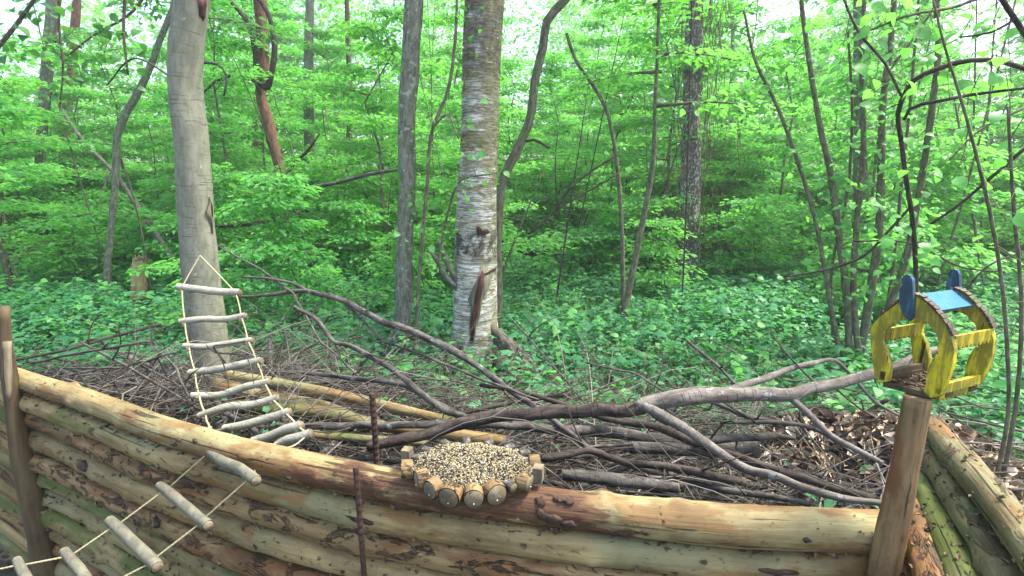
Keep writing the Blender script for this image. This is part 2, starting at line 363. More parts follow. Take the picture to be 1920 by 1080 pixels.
M['stick'] = bark_mat('dead_stick_bark', (.028, .024, .02), (.11, .10, .085), spot=(.22, .225, .205), spot_amt=.34, rings=True, moss=(.10, .13, .05), moss_amt=.25, bump=.5)
M['stick_dark'] = bark_mat('dark_stick_bark', (.02, .016, .013), (.075, .058, .045), spot=(.15, .15, .13), spot_amt=.2, rings=True, moss=(.08, .11, .05), moss_amt=.3)
M['stick_pale'] = bark_mat('pale_birch_branch', (.085, .07, .055), (.185, .165, .14), spot=(.30, .295, .265), spot_amt=.4, rings=True, moss=(.22, .17, .12), moss_amt=.35, bump=.5)
M['twig'] = island_mat('dry_twigs', [(0, (.02, .016, .012)), (.45, (.065, .053, .042)), (.8, (.13, .112, .09)), (1, (.23, .21, .175))], .9)
M['rung'] = bark_mat('grey_rung_bark', (.21, .20, .15), (.33, .315, .25), spot=(.42, .41, .35), spot_amt=.35, rings=True, moss=(.26, .25, .15), moss_amt=.3, bump=.4)  # upper rungs: bark colour lightened to make up for the shade they hang in
M['rung_sun_dimmed'] = bark_mat('sun_dimmed_rung_bark', (.10, .095, .065), (.17, .16, .115), spot=(.24, .235, .185), spot_amt=.35, rings=True, moss=(.13, .13, .07), moss_amt=.45, bump=.5)  # front rungs: same bark, colour dimmed to offset the direct sun on them
M['root'] = bark_mat('dark_root_bark', (.022, .018, .014), (.12, .105, .08), spot=(.2, .19, .16), spot_amt=.2, moss=(.07, .09, .03), moss_amt=.4, bump=1.0, sc=.8)
M['aspen'] = bark_mat('smooth_grey_bark', (.15, .15, .105), (.215, .215, .155), spot=(.33, .34, .28), spot_amt=.22, rings=True, moss=(.17, .20, .11), moss_amt=.25, bump=.5, sc=.8)
M['grey_bark'] = bark_mat('lichened_grey_bark', (.085, .09, .062), (.19, .195, .14), spot=(.30, .32, .26), spot_amt=.42, moss=(.12, .15, .06), moss_amt=.3)
M['brown_bark'] = bark_mat('brown_bark', (.06, .045, .03), (.16, .115, .08), spot=(.25, .26, .2), spot_amt=.25, moss=(.08, .11, .04), moss_amt=.35)
M['red_bark'] = bark_mat('reddish_bark', (.085, .038, .025), (.23, .12, .075), spot=(.3, .2, .14), spot_amt=.3, moss=(.08, .1, .04), moss_amt=.2)
M['thin_bark'] = bark_mat('sapling_bark', (.07, .065, .04), (.17, .16, .10), spot=(.28, .3, .22), spot_amt=.3, moss=(.09, .13, .04), moss_amt=.4)
M['birch'] = birch_mat()
M['wound'] = wood_mat('old_wound', (.075, .03, .02), (.025, .012, .01), bark_amt=.1, moss_amt=0, stain=(.2, .08, .05), stain_amt=.4, cracks=.8)
M['callus'] = wood_mat('callus_bark', (.25, .24, .15), (.11, .095, .055), bark_amt=.4, moss_amt=.2, stain_amt=.1)
M['cut'] = wood_mat('cut_end', (.20, .165, .10), (.12, .095, .06), bark_amt=0.05, moss_amt=.1, stain_amt=.2, cracks=.3)
M['rope'] = island_mat('rope_fibre', [(0, (.26, .23, .12)), (1, (.38, .34, .2))], .9)
M['rust'] = wood_mat('rusted_steel', (.07, .04, .026), (.035, .022, .016), bark=(.11, .06, .03), bark_amt=.3, moss_amt=0, stain_amt=.3, rough=.8, cracks=0)
M['wire'] = island_mat('steel_wire', [(0, (.08, .06, .05)), (1, (.08, .06, .05))], .5)
M['nail'] = island_mat('steel_nail', [(0, (.45, .42, .36)), (1, (.45, .42, .36))], .4)
M['seed'] = island_mat('seed_mix', [(0, (.012, .012, .015)), (.32, (.04, .035, .04)), (.36, (.24, .17, .07)), (.65, (.38, .31, .15)), (.88, (.36, .32, .22)), (1, (.46, .44, .38))], .6)
M['litter'] = island_mat('dead_leaves', [(0, (.06, .035, .02)), (.3, (.17, .115, .07)), (.65, (.34, .26, .17)), (1, (.5, .42, .31))], .8)
M['flake'] = island_mat('bark_flakes', [(0, (.035, .02, .012)), (.5, (.10, .065, .035)), (1, (.20, .15, .085))], .85)
M['dark_litter'] = island_mat('dark_brown_litter', [(0, (.015, .01, .007)), (.7, (.05, .032, .018)), (1, (.12, .085, .05))], .9)  # darker brown than the bark flakes, for litter under the brush
M['yellow'] = paint_mat('yellow_paint', (.56, .45, .012), (.36, .30, .02), (.11, .10, .02), amt=.72)
M['blue'] = paint_mat('blue_paint', (.003, .12, .33), (.006, .10, .27), (.02, .08, .14), amt=.2, moss=(.02, .15, .28))
M['blue_dark'] = paint_mat('faded_blue_paint', (.03, .13, .25), (.05, .09, .12), (.012, .022, .03), amt=.8, moss=(.06, .14, .15))
M['shingle'] = paint_mat('weathered_batten', (.055, .035, .022), (.1, .065, .04), (.02, .013, .01), amt=.5)

# ------------------------------------------------------------------ ground
def gz(x, y):
    r = np.sqrt(x * x + y * y)
    return .02 * np.maximum(y - 6, 0) + .05 * np.sin(x * .9 + 1) * np.sin(y * .7) * np.clip((r - 3) / 3, 0, 1) + .25 * np.sin(x * .13) * np.clip((r - 8) / 10, 0, 1)
def ground():
    xs = np.concatenate([np.linspace(-90, -16, 12), np.linspace(-15, 15, 61), np.linspace(16, 90, 12)])
    ys = np.concatenate([np.linspace(-25, -4, 6), np.linspace(-3, 30, 67), np.linspace(32, 120, 16)])
    X, Y = np.meshgrid(xs, ys); Z = gz(X, Y); nx = len(xs)
    v = np.stack([X, Y, Z], -1).reshape(-1, 3)
    f = np.array([[j * nx + i, j * nx + i + 1, (j + 1) * nx + i + 1, (j + 1) * nx + i] for j in range(len(ys) - 1) for i in range(nx - 1)]).ravel()
    me = raw_mesh('ground', v, f, 4, len(f) // 4, True); me.materials.append(M['soil'])
    o = link('ground', me); tag(o, 'dark leafy forest floor under the plants', None, None, 'structure')
ground()
def gzz(x, y): return float(gz(np.float64(x), np.float64(y)))

# faint forest haze
mbx = None
def haze():
    v = [(x, y, z) for z in (-3, 19) for y in (-27, 123) for x in (-93, 93)]
    me = bpy.data.meshes.new('haze'); me.from_pydata(v, [], [(0, 2, 3, 1), (4, 5, 7, 6), (0, 1, 5, 4), (2, 6, 7, 3), (0, 4, 6, 2), (1, 3, 7, 5)])
    m, t = newmat('haze'); q = NT(t); p = q.n('ShaderNodeVolumePrincipled'); p.inputs['Density'].default_value = .0036; p.inputs['Color'].default_value = (.92, .97, .95, 1); p.inputs['Anisotropy'].default_value = .3
    o = q.n('ShaderNodeOutputMaterial'); q.l(p.outputs[0], o.inputs['Volume']); me.materials.append(m); tag(link('haze', me), 'thin pale haze between the far trees', 'haze', None, 'stuff')
haze()
# fence plan: from image centreline points on the top log
FZ = .87
FP = [G(x, y, FZ) for x, y in ((18, 703), (150, 745), (300, 803), (450, 848), (600, 882), (760, 912), (960, 940), (1150, 960), (1400, 985), (1675, 994))]
FPa = np.array([tuple(p) for p in FP])
def fenceY(x): return np.interp(x, FPa[:, 0], FPa[:, 1])
def fence_at(u):
    L = np.concatenate([[0], np.cumsum(np.linalg.norm(np.diff(FPa[:, :2], axis=0), axis=1))]); s = u * L[-1]
    return Vector((np.interp(s, L, FPa[:, 0]), np.interp(s, L, FPa[:, 1]), 0))
def in_pile(x, y):
    d = y - fenceY(x); return (d < 1.5 + .15 * np.sin(x * 3)) & (x < 2.6)

_st = G(262, 557, 0); STX, STY = _st.x / _st.y, _st.y
# ------------------------------------------------------------------ vegetation on the floor
def herbs():
    def patch(n, y0, y1, size, per, hmin, hmax, kind, name, mat, label, fan=1.35, pile=True, exclude=None):
        y = np.sqrt(rng.uniform(y0 ** 2, y1 ** 2, n)); x = rng.uniform(-1, 1, n) * (y * fan + 1.2)
        dens = .5 + .5 * np.sin(x * 1.1 + 2 * np.sin(y * .8)) * np.sin(y * 1.3 + x * .4)
        k = (rng.uniform(0, 1, n) < .45 + .55 * dens) & (~in_pile(x, y) | ~np.bool_(pile)) & ~((np.abs(x / y - .355) < .035) & (y > 6.4) & (y < 8.1) & (hmax > .5)) & ~((np.abs(x / y - STX) < .03) & (y > STY - 1.3) & (y < STY + .1)) & (y > fenceY(x) + .3)
        # plants in front of the birch and tree feet keep clear
        x, y, dens = x[k], y[k], dens[k]; n = len(x)
        h = rng.uniform(hmin, hmax, n) * (.55 + .6 * dens)
        X = np.repeat(x, per); Y = np.repeat(y, per); H = np.repeat(h, per); m = len(X)
        az = rng.uniform(0, 2 * math.pi, m); el = rng.uniform(-.35, .35, m)
        off = rng.uniform(0, .35, m) * size * 1.6
        lay = rng.uniform(.35, 1, m)
        C = np.stack([X + np.cos(az) * off, Y + np.sin(az) * off, gz(X, Y) + H * lay], -1)
        D = np.stack([np.cos(az), np.sin(az), el], -1)
        N = np.stack([rng.normal(0, .3, m), rng.normal(0, .3, m) - .12, np.ones(m)], -1)
        L = size * rng.uniform(.6, 1.25, m); me = leaf_mesh(name, C, D, N, L, L * rng.uniform(.55, .8, m), kind)
        me.materials.append(mat); o = link(name, me); tag(o, label, 'undergrowth', None, 'stuff')
    patch(25000, 1.6, 9, .055, 9, .10, .42, 'oval', 'undergrowth', M['herb'], 'low green herbs covering the forest floor behind the brush pile')
    patch(1500, 2.4, 7.5, .13, 6, .2, .5, 'lobed', 'seedling_cover', M['herb'], 'lobed maple seedlings standing among the herbs')
    patch(24000, 8.0, 26, .12, 7, .15, .7, 'diamond', 'far_undergrowth', M['herb'], 'dense green undergrowth fading back under the trees')
    patch(2600, 2.2, 9, .08, 8, .22, .55, 'broad', 'tall_herbs', M['leaf'], 'taller yellow-green herbs standing in patches above the low cover')
    patch(5200, 7.0, 17, .12, 9, .4, 1.15, 'oval', 'tall_undergrowth', M['leaf'], 'knee-high bushy growth between the farther trunks')
    patch(2200, 1.8, 9, .07, 7, .02, .10, 'oval', 'fallen_leaves', M['litter'], 'brown fallen leaves lying between the herbs')
    # fine grass, right of the birch
    n = 26000; y = rng.uniform(2.4, 8, n); x = rng.uniform(-.3, 1, n) * (y * 1.0 + .5); k = ~in_pile(x, y) & (rng.uniform(0, 1, n) < .35 + .65 * (np.sin(x * 1.7 + .6) * np.sin(y * 1.1) > -.1))
    x, y = x[k], y[k]; n = len(x); az = rng.uniform(0, 6.28, n)
    C = np.stack([x, y, gz(x, y)], -1); D = np.stack([np.cos(az) * .6, np.sin(az) * .6, np.ones(n)], -1)
    N = np.stack([np.cos(az), np.sin(az), np.zeros(n)], -1); L = rng.uniform(.12, .34, n)
    me = leaf_mesh('grass', C, D, N, L, np.full(n, .006) * rng.uniform(.6, 1.3, n), 'diamond', .004); me.materials.append(M['grass'])
    tag(link('grass', me), 'thin green grass between the herbs', 'grass', None, 'stuff')
herbs()

SKY_GAPS = [(-.76, .05), (-.70, .03), (-.585, .05), (-.22, .03), (.02, .035), (.455, .06), (.72, .05), (.30, .02), (-.45, .02)]
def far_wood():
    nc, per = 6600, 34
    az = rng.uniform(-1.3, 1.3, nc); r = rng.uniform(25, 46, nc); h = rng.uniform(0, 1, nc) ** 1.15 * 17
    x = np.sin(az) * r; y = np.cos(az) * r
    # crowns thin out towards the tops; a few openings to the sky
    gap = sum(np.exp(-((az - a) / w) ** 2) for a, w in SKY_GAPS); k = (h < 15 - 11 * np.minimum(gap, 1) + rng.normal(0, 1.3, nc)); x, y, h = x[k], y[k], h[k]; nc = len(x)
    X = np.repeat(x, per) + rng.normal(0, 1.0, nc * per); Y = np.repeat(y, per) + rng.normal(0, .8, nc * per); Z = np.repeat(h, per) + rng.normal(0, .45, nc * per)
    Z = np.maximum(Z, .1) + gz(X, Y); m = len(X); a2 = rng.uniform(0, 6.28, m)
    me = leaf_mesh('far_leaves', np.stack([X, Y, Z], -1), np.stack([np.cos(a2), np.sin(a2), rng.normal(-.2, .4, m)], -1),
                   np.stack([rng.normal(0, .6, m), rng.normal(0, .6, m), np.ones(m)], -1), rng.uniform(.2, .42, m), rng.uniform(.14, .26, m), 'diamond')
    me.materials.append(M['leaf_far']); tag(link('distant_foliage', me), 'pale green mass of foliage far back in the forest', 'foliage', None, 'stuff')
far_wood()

# ------------------------------------------------------------------ trees
def spray(rs, cen, dirs, n, rad, size, droop=.15, flat=.12):
    """leaf arrays for flat layered sprays around the points cen"""
    k = len(cen); idx = rs.integers(0, k, n); c = cen[idx]; d = dirs[idx]
    az = rs.uniform(0, 2 * math.pi, n); rr = np.sqrt(rs.uniform(0, 1, n)) * rad
    C = c + np.stack([np.cos(az) * rr, np.sin(az) * rr, rs.normal(0, flat, n) * rad - droop * rr * rr / rad], -1)
    D = np.stack([np.cos(az), np.sin(az), rs.normal(-.25, .25, n)], -1) + d * .6
    N = np.stack([rs.normal(0, .33, n), rs.normal(0, .33, n), np.ones(n)], -1)
    L = size * rs.uniform(.6, 1.25, n); return C, D, N, L
def sapling_meshes(seed, H, h0, width, nl, nleaf, size, kind, r0=.03, wr=.6):
    rs = np.random.default_rng(seed); mb = MB()
    lean = rs.normal(0, .05, 2); pts = [(0, 0, -.05)]
    for i in range(1, 7):
        z = H * i / 6; pts.append((lean[0] * z + rs.normal(0, .03) * i * .6, lean[1] * z + rs.normal(0, .03) * i * .6, z))
    mb.tube(pts, np.linspace(r0, r0 * .18, 7), 6, .5); pa = np.array(pts)
    cen, dirs = [], []
    for i in range(nl):
        u = (i + rs.uniform(0, .9)) / nl; z = h0 + (H - h0) * u; az = i * 2.4 + rs.uniform(-.5, .5)
        L = width * (1.15 - u * .75) * rs.uniform(.6, 1.15); el = rs.uniform(.0, .55)
        b = np.array([np.interp(z, pa[:, 2], pa[:, 0]), np.interp(z, pa[:, 2], pa[:, 1]), z])
        dd = np.array([math.cos(az), math.sin(az), el]); lp = [b + dd * L * s + np.array([0, 0, -.18 * L * s * s]) for s in (0, .33, .66, 1)]
        mb.tube(lp, [r0 * .35, r0 * .25, r0 * .16, r0 * .08], 4)
        for s in np.linspace(.25, 1, 6):
            q = b + dd * L * s + np.array([0, 0, -.18 * L * s * s]); sd = np.array([-math.sin(az), math.cos(az), 0])
            cen.append(q); dirs.append(dd)
            for sg in (-1, 1): 
                w = L * .32 * (1.15 - s) * rs.uniform(.5, 1.2); cen.append(q + sd * sg * w); dirs.append(sd * sg + dd * .5)
                mb.tube([q, q + sd * sg * w + dd * w * .4], [r0 * .09, r0 * .05], 3, cap=False)
    cen = np.array(cen); dirs = np.array(dirs)
    C, D, N, L = spray(rs, cen, dirs, nleaf, .22 + .05 * width, size)
    lm = leaf_mesh('crown', C, D, N, L, L * rs.uniform(.5, .75, len(L)), kind)
    tm = mb.mesh('trunk'); return tm, lm

KINDS = []
specs = [  # H, h0, width, limbs, leaves, size
    (4.0, .4, 1.3, 16, 5200, .08), (6.2, .5, 1.7, 22, 8200, .095), (3.2, .3, 1.2, 14, 4400, .08), (5.2, 1.4, 1.6, 18, 6400, .085),
    (8.0, 1.0, 2.1, 26, 9500, .12), (2.4, .2, 1.0, 12, 3000, .075), (9.5, .8, 2.3, 30, 11000, .13), (4.8, 1.6, 1.6, 14, 5000, .085)]
for i, s_ in enumerate(specs):
    KINDS.append(sapling_meshes(100 + i, *s_, 'diamond'))
for tm, lm in KINDS:
    tm.materials.append(M['thin_bark']); lm.materials.append(M['leaf'])

def zone_of(x, y):
    px = 960 + 960 * x / (y * math.cos(PITCH) + .3)
    Z = [(60, 'left of the dark trunk'), (215, 'behind the leaning dead pole'), (360, 'left of the smooth grey trunk'), (520, 'right of the smooth grey trunk'),
         (760, 'left of the lichened trunk'), (890, 'left of the birch'), (1080, 'just right of the birch'), (1290, 'left of the thick dark trunk'),
         (1440, 'just right of the thick dark trunk'), (1600, 'left of the hazel clump'), (1760, 'behind the hazel clump'), (9999, 'right of the hazel clump')]
    return next(t for lim, t in Z if px < lim)
def place_saplings():
    rs = np.random.default_rng(31); spots = []; tries = 0
    clear = [(-2.2, 6), (0.1, 4), (-4.6, 7), (-5.2, 6.5), (2.8, 7.9), (STX * STY, STY)]
    rings = [(6.0, 9.5, 20, [5, 2, 0, 7], 1.25), (9.5, 13.5, 48, [0, 3, 2, 3, 7, 5], 1.25), (13.5, 19, 58, [1, 1, 3, 1, 0], 1.6), (19, 28, 78, [4, 6, 4, 1], 1.9)]
    protos = {}
    for (y0, y1, n, kinds, sep) in rings:
        c = 0
        while c < n and tries < 20000:
            tries += 1; y = math.sqrt(rs.uniform(y0 ** 2, y1 ** 2)); x = rs.uniform(-1, 1) * (y * 1.3 + 1.5)
            if any((x - a) ** 2 + (y - b) ** 2 < sep ** 2 for a, b, *_ in spots): continue
            if any(abs(x / y - a / b) < .06 and y < b + 2.5 for a, b in clear): continue
            if y < 9.5 and -.15 < x / y < .22 and rs.uniform() < .8: continue
            k = int(rs.choice(kinds)); an = math.atan2(x, y)
            if y > 11 and any(abs(an - a) < w * 1.3 for a, w in SKY_GAPS): k = 0 if y < 19 else 3
            spots.append((x, y)); c += 1; s = rs.uniform(.8, 1.15); a = rs.uniform(0, 6.28)
            far = y > 14
            zn = zone_of(x, y); ad = ['low bushy sapling', 'leafy sapling', 'slim leafy tree', 'tall leafy tree deep in forest'][0 if k in (5, 2) and y < 14 else 1 if y < 13.5 else 2 if y < 19 else 3]
            lab = ad + ' ' + zn; grp = lab + ', alike trees'
            if k not in protos:
                e = empty('leafy_tree', (0, 0, 0), lab, 'tree', grp)
                t = link('trunk', KINDS[k][0], e); l = link('crown', KINDS[k][1], e); protos[k] = (e, t, l); r = e
            else:
                e, t, l = protos[k]; r = e.copy(); COL.objects.link(r)
                for ch in (t, l):
                    q = ch.copy(); COL.objects.link(q); q.parent = r
            r['label'] = lab; r['group'] = grp
            r.location = (x, y, gzz(x, y)); r.rotation_euler = (0, 0, a); r.scale = (s, s, s * rs.uniform(.9, 1.1))
place_saplings()

def bare_stems():
    rs = np.random.default_rng(91)
    for i in range(64):
        y = math.sqrt(rs.uniform(5.6 ** 2, 15 ** 2)); x = rs.uniform(-1, 1) * (y * 1.05 + .5)
        if abs(x / y - .0) < .03 or abs(x / y + .62) < .06: continue
        H = rs.uniform(1.6, 6.5); b = np.array([x, y, gzz(x, y) - .05]); ln = rs.normal(0, .16, 2); cv = rs.normal(0, .25, 2)
        f = lambda t: b + np.array([ln[0] * H * t + cv[0] * t * t * H * .3, ln[1] * H * t + cv[1] * t * t * H * .3, H * t])
        r = rs.uniform(.007, .022); lab = ('tall' if H > 4 else 'short') + ' thin bare stem ' + ('far back ' if y > 10 else '') + zone_of(x, y)
        e = empty('bare_stem', tuple(b), lab, 'sapling', lab + ', alike stems'); mb = MB(); mb.tube([f(t) for t in (0, .2, .4, .6, .8, 1)], [r, r * .9, r * .8, r * .65, r * .45, r * .2], 6, .2, .05, i); mb.build('trunk', M['thin_bark' if i % 3 else 'stick_dark'], e)
        mb = MB()
        for k in range(9):
            t = rs.uniform(.25, 1); a = rs.uniform(0, 6.28); L = rs.uniform(.2, .9) * (1.1 - t * .6); d = np.array([math.cos(a), math.sin(a), rs.uniform(-.1, .8)])
            mb.tube([f(t), f(t) + d * L * .5 + rs.normal(0, .03, 3), f(t) + d * L], [r * .35, r * .25, .002], 4, cap=False)
        mb.build('twigs', M['thin_bark'], e)['kind'] = 'stuff'
bare_stems()
BUSH = []
for i, (H, h0, w, nl, nlf, sz) in enumerate([(1.3, .15, .55, 12, 1500, .07), (.9, .1, .45, 10, 1100, .075), (1.9, .2, .8, 14, 2400, .08)]):
    tm, lm_ = sapling_meshes(300 + i, H, h0, w, nl, nlf, sz, 'oval', r0=.012); tm.materials.append(M['thin_bark']); lm_.materials.append(M['leaf']); BUSH.append((tm, lm_))
def bushes():
    rs = np.random.default_rng(17); n = 0; sp_ = []
    while n < 175:
        y = math.sqrt(rs.uniform(4.6 ** 2, 18 ** 2)); x = rs.uniform(-1, 1) * (y * 1.08 + .6)
        if any(abs(x / y - a) < .065 and y < b for a, b in ((-.62, 4), (0, 4.2), (-.22, 4.2), (STX, STY + .2), (.36, 8.4))): continue
        if y < 7 and -.1 < x / y < .55 and rs.uniform() < .6: continue
        if any((x - a) ** 2 + (y - b) ** 2 < .5 for a, b in sp_): continue
        sp_.append((x, y)); n += 1; k = int(rs.choice([0, 1, 0, 2] if y < 9 else [0, 2, 2])); sc = rs.uniform(.8, 1.3)
        lab = ['waist-high', 'knee-high', 'shoulder-high'][k] + ' leafy bush ' + ('far back ' if y > 10 else '') + zone_of(x, y)
        e = empty('leafy_bush', (x, y, gzz(x, y)), lab, 'bush', lab + ', alike bushes'); e.rotation_euler = (0, 0, rs.uniform(0, 6.28)); e.scale = (sc, sc, sc)
        for nm, me in (('stem', BUSH[k][0]), ('crown', BUSH[k][1])): o = bpy.data.objects.new(nm, me); COL.objects.link(o); o.parent = e
bushes()
def trunk_pts(pp, Y, H, lean=None):
    """pp: (px, py, width_px) top to bottom in the photo, all at forward distance Y; extended to ground and up to height H"""
    pts, rad = [], []
    for q in reversed(pp):
        x, y, w = q[:3]; yy = Y + (q[3] if len(q) > 3 else 0)
        pts.append(V(x, y, yy)); rad.append(w / 2 * tY(x, y, yy) / 960)
    b = pts[0]; 
    if b.z > .02:
        d = (pts[0] - pts[1]); d = d / max(abs(d.z), 1e-3); g = gzz(b.x, b.y) - .06
        d.x *= .5; pts.insert(0, Vector((b.x + d.x * (b.z - g), b.y, g))); rad.insert(0, rad[0] * 1.12)
    if H:
        t = pts[-1]; d = (pts[-1] - pts[-2]); d = d / max(abs(d.z), 1e-3); d = Vector((max(-.3, min(.3, d.x)), 0, 1))
        h = H - t.z; r = rad[-1]
        for k in (.35, .7, 1.0): pts.append(t + d * h * k + Vector((0, .15 * k, 0))); rad.append(r * (1 - .8 * k))
    return pts, rad
def crown(rs, top, H0, H1, width, nl, nleaf, size, mat, parent, kind='diamond', r0=.02, bmat=None, dirs_=None):
    """limbs plus leaves around the axis polyline 'top'"""
    mb = MB(); pa = np.array([tuple(p) for p in top]); cen, dirs = [], []
    for i in range(nl):
        u = (i + rs.uniform(0, .9)) / nl; z = H0 + (H1 - H0) * u; az = i * 2.4 + rs.uniform(-.5, .5)
        L = width * (1.1 - u * .6) * rs.uniform(.6, 1.15); el = rs.uniform(-.05, .5)
        o = np.argsort(pa[:, 2]); b = np.array([np.interp(z, pa[o, 2], pa[o, 0]), np.interp(z, pa[o, 2], pa[o, 1]), z])
        dd = np.array([math.cos(az), math.sin(az), el]); f = lambda s: b + dd * L * s + np.array([.06 * L * math.sin(s * 5 + i), 0, -.2 * L * s * s])
        mb.tube([f(s) for s in (0, .25, .5, .75, 1)], [r0, r0 * .7, r0 * .5, r0 * .35, r0 * .2], 5, .25)
        for s in np.linspace(.3, 1, 7):
            sd = np.array([-math.sin(az), math.cos(az), 0]); cen.append(f(s)); dirs.append(dd)
            for sg in (-1, 1):
                w = L * .3 * (1.2 - s); cen.append(f(s) + sd * sg * w); dirs.append(sd * sg + dd)
                mb.tube([f(s), f(s) + sd * sg * w + dd * w * .4], [r0 * .22, r0 * .1], 3, cap=False)
    mb.build('limbs', bmat or M['brown_bark'], parent)
    C, D, N, L = spray(rs, np.array(cen), np.array(dirs), nleaf, .26, size)
    me = leaf_mesh('crown', C, D, N, L, L * rs.uniform(.5, .8, len(L)), kind); me.materials.append(mat); return link('crown', me, parent)

def tree(name, label, pp, Y, H, mat, seg=10, rough=.04, cr=None, crmat='leaf', step=.12, group=None, seed=1):
    pts, rad = trunk_pts(pp, Y, H); b = pts[0]
    e = empty(name, (b.x, b.y, gzz(b.x, b.y)), label, 'tree', group)
    mb = MB(); mb.tube(pts, rad, seg, step, rough, seed); mb.build('trunk', M[mat], e)
    if cr: crown(np.random.default_rng(seed + 50), pts, *cr[:6], M[crmat], e, bmat=M[mat if mat not in ('birch', 'aspen') else 'brown_bark'])
    return e, pts, rad

# main trees (px, py, width) from top of the frame down
tA, ptsA, radA = tree('grey_trunk_tree', 'tree with smooth grey ringed bark left of centre with the rope ladder against it',
    [(362, 0, 58), (350, 90, 58), (347, 160, 58), (358, 260, 58), (368, 400, 60), (378, 520, 62), (392, 660, 66), (408, 810, 74)], 2.9, 8.5, 'aspen', 28, .035, (6.0, 8.5, 1.5, 8, 900, .09), seed=3, step=.06)
tB, _, _ = tree('lichened_tree', 'slim grey lichen-spotted trunk between the rope ladder and the birch',
    [(776, 0, 34), (770, 110, 34), (762, 250, 33), (764, 330, 31), (759, 450, 31), (757, 560, 32), (752, 660, 33), (754, 708, 40)], 4.0, 8.5, 'grey_bark', 18, .05, (6.0, 8.5, 1.3, 8, 800, .09), seed=5, step=.08)
tC, ptsC, radC = tree('birch_tree', 'thick white birch with a long dark gash near its foot in the middle',
    [(908, 0, 74), (904, 100, 73), (901, 200, 70), (897, 310, 72), (893, 420, 77), (891, 500, 80), (892, 600, 84), (893, 660, 98), (897, 705, 126)], 4.05, 10, 'birch', 48, .018, (7.0, 10, 1.8, 10, 1200, .08), seed=7, step=.04)
tree('leaning_dark_tree', 'slim brown tree curving up to the right just behind the birch',
    [(1060, 0, 16), (1025, 40, 16), (1018, 90, 16), (1003, 150, 16), (992, 230, 16), (965, 290, 18), (945, 330, 18), (935, 400, 18), (932, 560, 20)], 4.9, 6.5, 'thin_bark', 10, .06, (3.3, 6.5, 1.6, 12, 2600, .09), seed=9)
tree('twisted_dead_tree', 'reddish twisted trunk wrapped by a black stem, upper left of centre',
    [(487, 0, 22), (492, 70, 20), (494, 130, 20), (489, 175, 20), (502, 225, 20), (515, 280, 20), (528, 335, 18), (534, 400, 17), (530, 450, 18), (524, 505, 22)], 8.6, 9, 'red_bark', 12, .12, (5.5, 9, 1.6, 10, 1600, .1), seed=11)
tree('pinkish_trunk_tree', 'straight pinkish brown trunk just left of the twisted trunk',
    [(487, 60, 15), (484, 200, 17), (481, 300, 19), (477, 415, 21), (475, 440, 22)], 12.5, 12, 'red_bark', 10, .03, (6, 12, 2.2, 12, 1800, .14), seed=12)
tree('dark_left_tree', 'dark upright trunk near the left edge of the forest',
    [(100, 0, 20), (92, 90, 20), (86, 160, 19), (78, 260, 16), (72, 350, 15), (70, 460, 16)], 10.5, 11, 'grey_bark', 10, .05, (6.5, 11, 2.4, 14, 2000, .12), seed=13)
tree('flaking_pine_tree', 'pink flaking pine trunk right of the dark left trunk',
    [(140, 60, 14), (134, 150, 16), (124, 220, 17), (120, 330, 19), (116, 440, 20)], 14, 14, 'red_bark', 10, .08, (9, 14, 2.4, 10, 1600, .14), seed=14)
tree('curving_slender_tree', 'slender tree that curves up to the right, left of the smooth grey trunk',
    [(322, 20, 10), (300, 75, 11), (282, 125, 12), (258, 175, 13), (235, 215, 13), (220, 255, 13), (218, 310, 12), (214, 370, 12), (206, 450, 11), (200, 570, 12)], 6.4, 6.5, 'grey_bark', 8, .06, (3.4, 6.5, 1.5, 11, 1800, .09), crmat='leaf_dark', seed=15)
tree('big_spruce_tree', 'thick dark trunk hung with bare twigs standing right of the birch',
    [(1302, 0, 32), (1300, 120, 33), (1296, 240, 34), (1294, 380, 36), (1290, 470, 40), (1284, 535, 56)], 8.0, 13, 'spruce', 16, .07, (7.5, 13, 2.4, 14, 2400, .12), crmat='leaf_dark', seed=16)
tree('pair_stem_sapling', 'thin double-stemmed sapling right of the birch with a straight lower stem',
    [(1232, 120, 7), (1228, 210, 8), (1226, 290, 10), (1212, 380, 11), (1196, 460, 12), (1180, 540, 13), (1162, 625, 17)], 5.3, 5.5, 'thin_bark', 8, .05, (2.2, 5.5, 1.2, 12, 1800, .085), seed=17)
tree('arched_sapling', 'thin bare sapling arching left to right of the birch top',
    [(1062, 62, 6), (1078, 110, 6), (1112, 160, 7), (1135, 200, 7), (1150, 260, 7), (1160, 340, 8), (1166, 440, 8), (1168, 540, 9)], 5.6, 0, 'thin_bark', 6, .04, None, seed=18)
tree('background_trunk', 'upright lichened trunk behind the hazel clump on the right',
    [(1612, 120, 20), (1612, 260, 22), (1614, 380, 25), (1612, 480, 27), (1614, 560, 30)], 7.0, 9, 'grey_bark', 12, .05, (4.5, 9, 1.8, 12, 2000, .1), seed=19)
tree('far_mossy_trunk', 'mossy trunk far behind, between the twisted trunk and the lichened trunk',
    [(580, 40, 16), (578, 160, 18), (580, 280, 20), (578, 400, 22), (580, 440, 22)], 13, 12, 'grey_bark', 10, .05, (7, 12, 2.2, 12, 1800, .14), seed=20)
tree('far_pale_trunk', 'pale trunk far back right of the thick dark trunk',
    [(1372, 200, 9), (1370, 300, 10), (1368, 400, 12), (1368, 430, 12)], 17, 12, 'stick_pale', 8, .05, (7, 12, 2.4, 10, 1600, .15), seed=21)
tree('far_thin_trunk', 'thin dark trunk just left of the lichened trunk, far back',
    [(652, 60, 10), (656, 180, 11), (654, 300, 12), (650, 420, 14)], 14, 11, 'brown_bark', 8, .05, (6, 11, 2.0, 10, 1500, .14), seed=22)
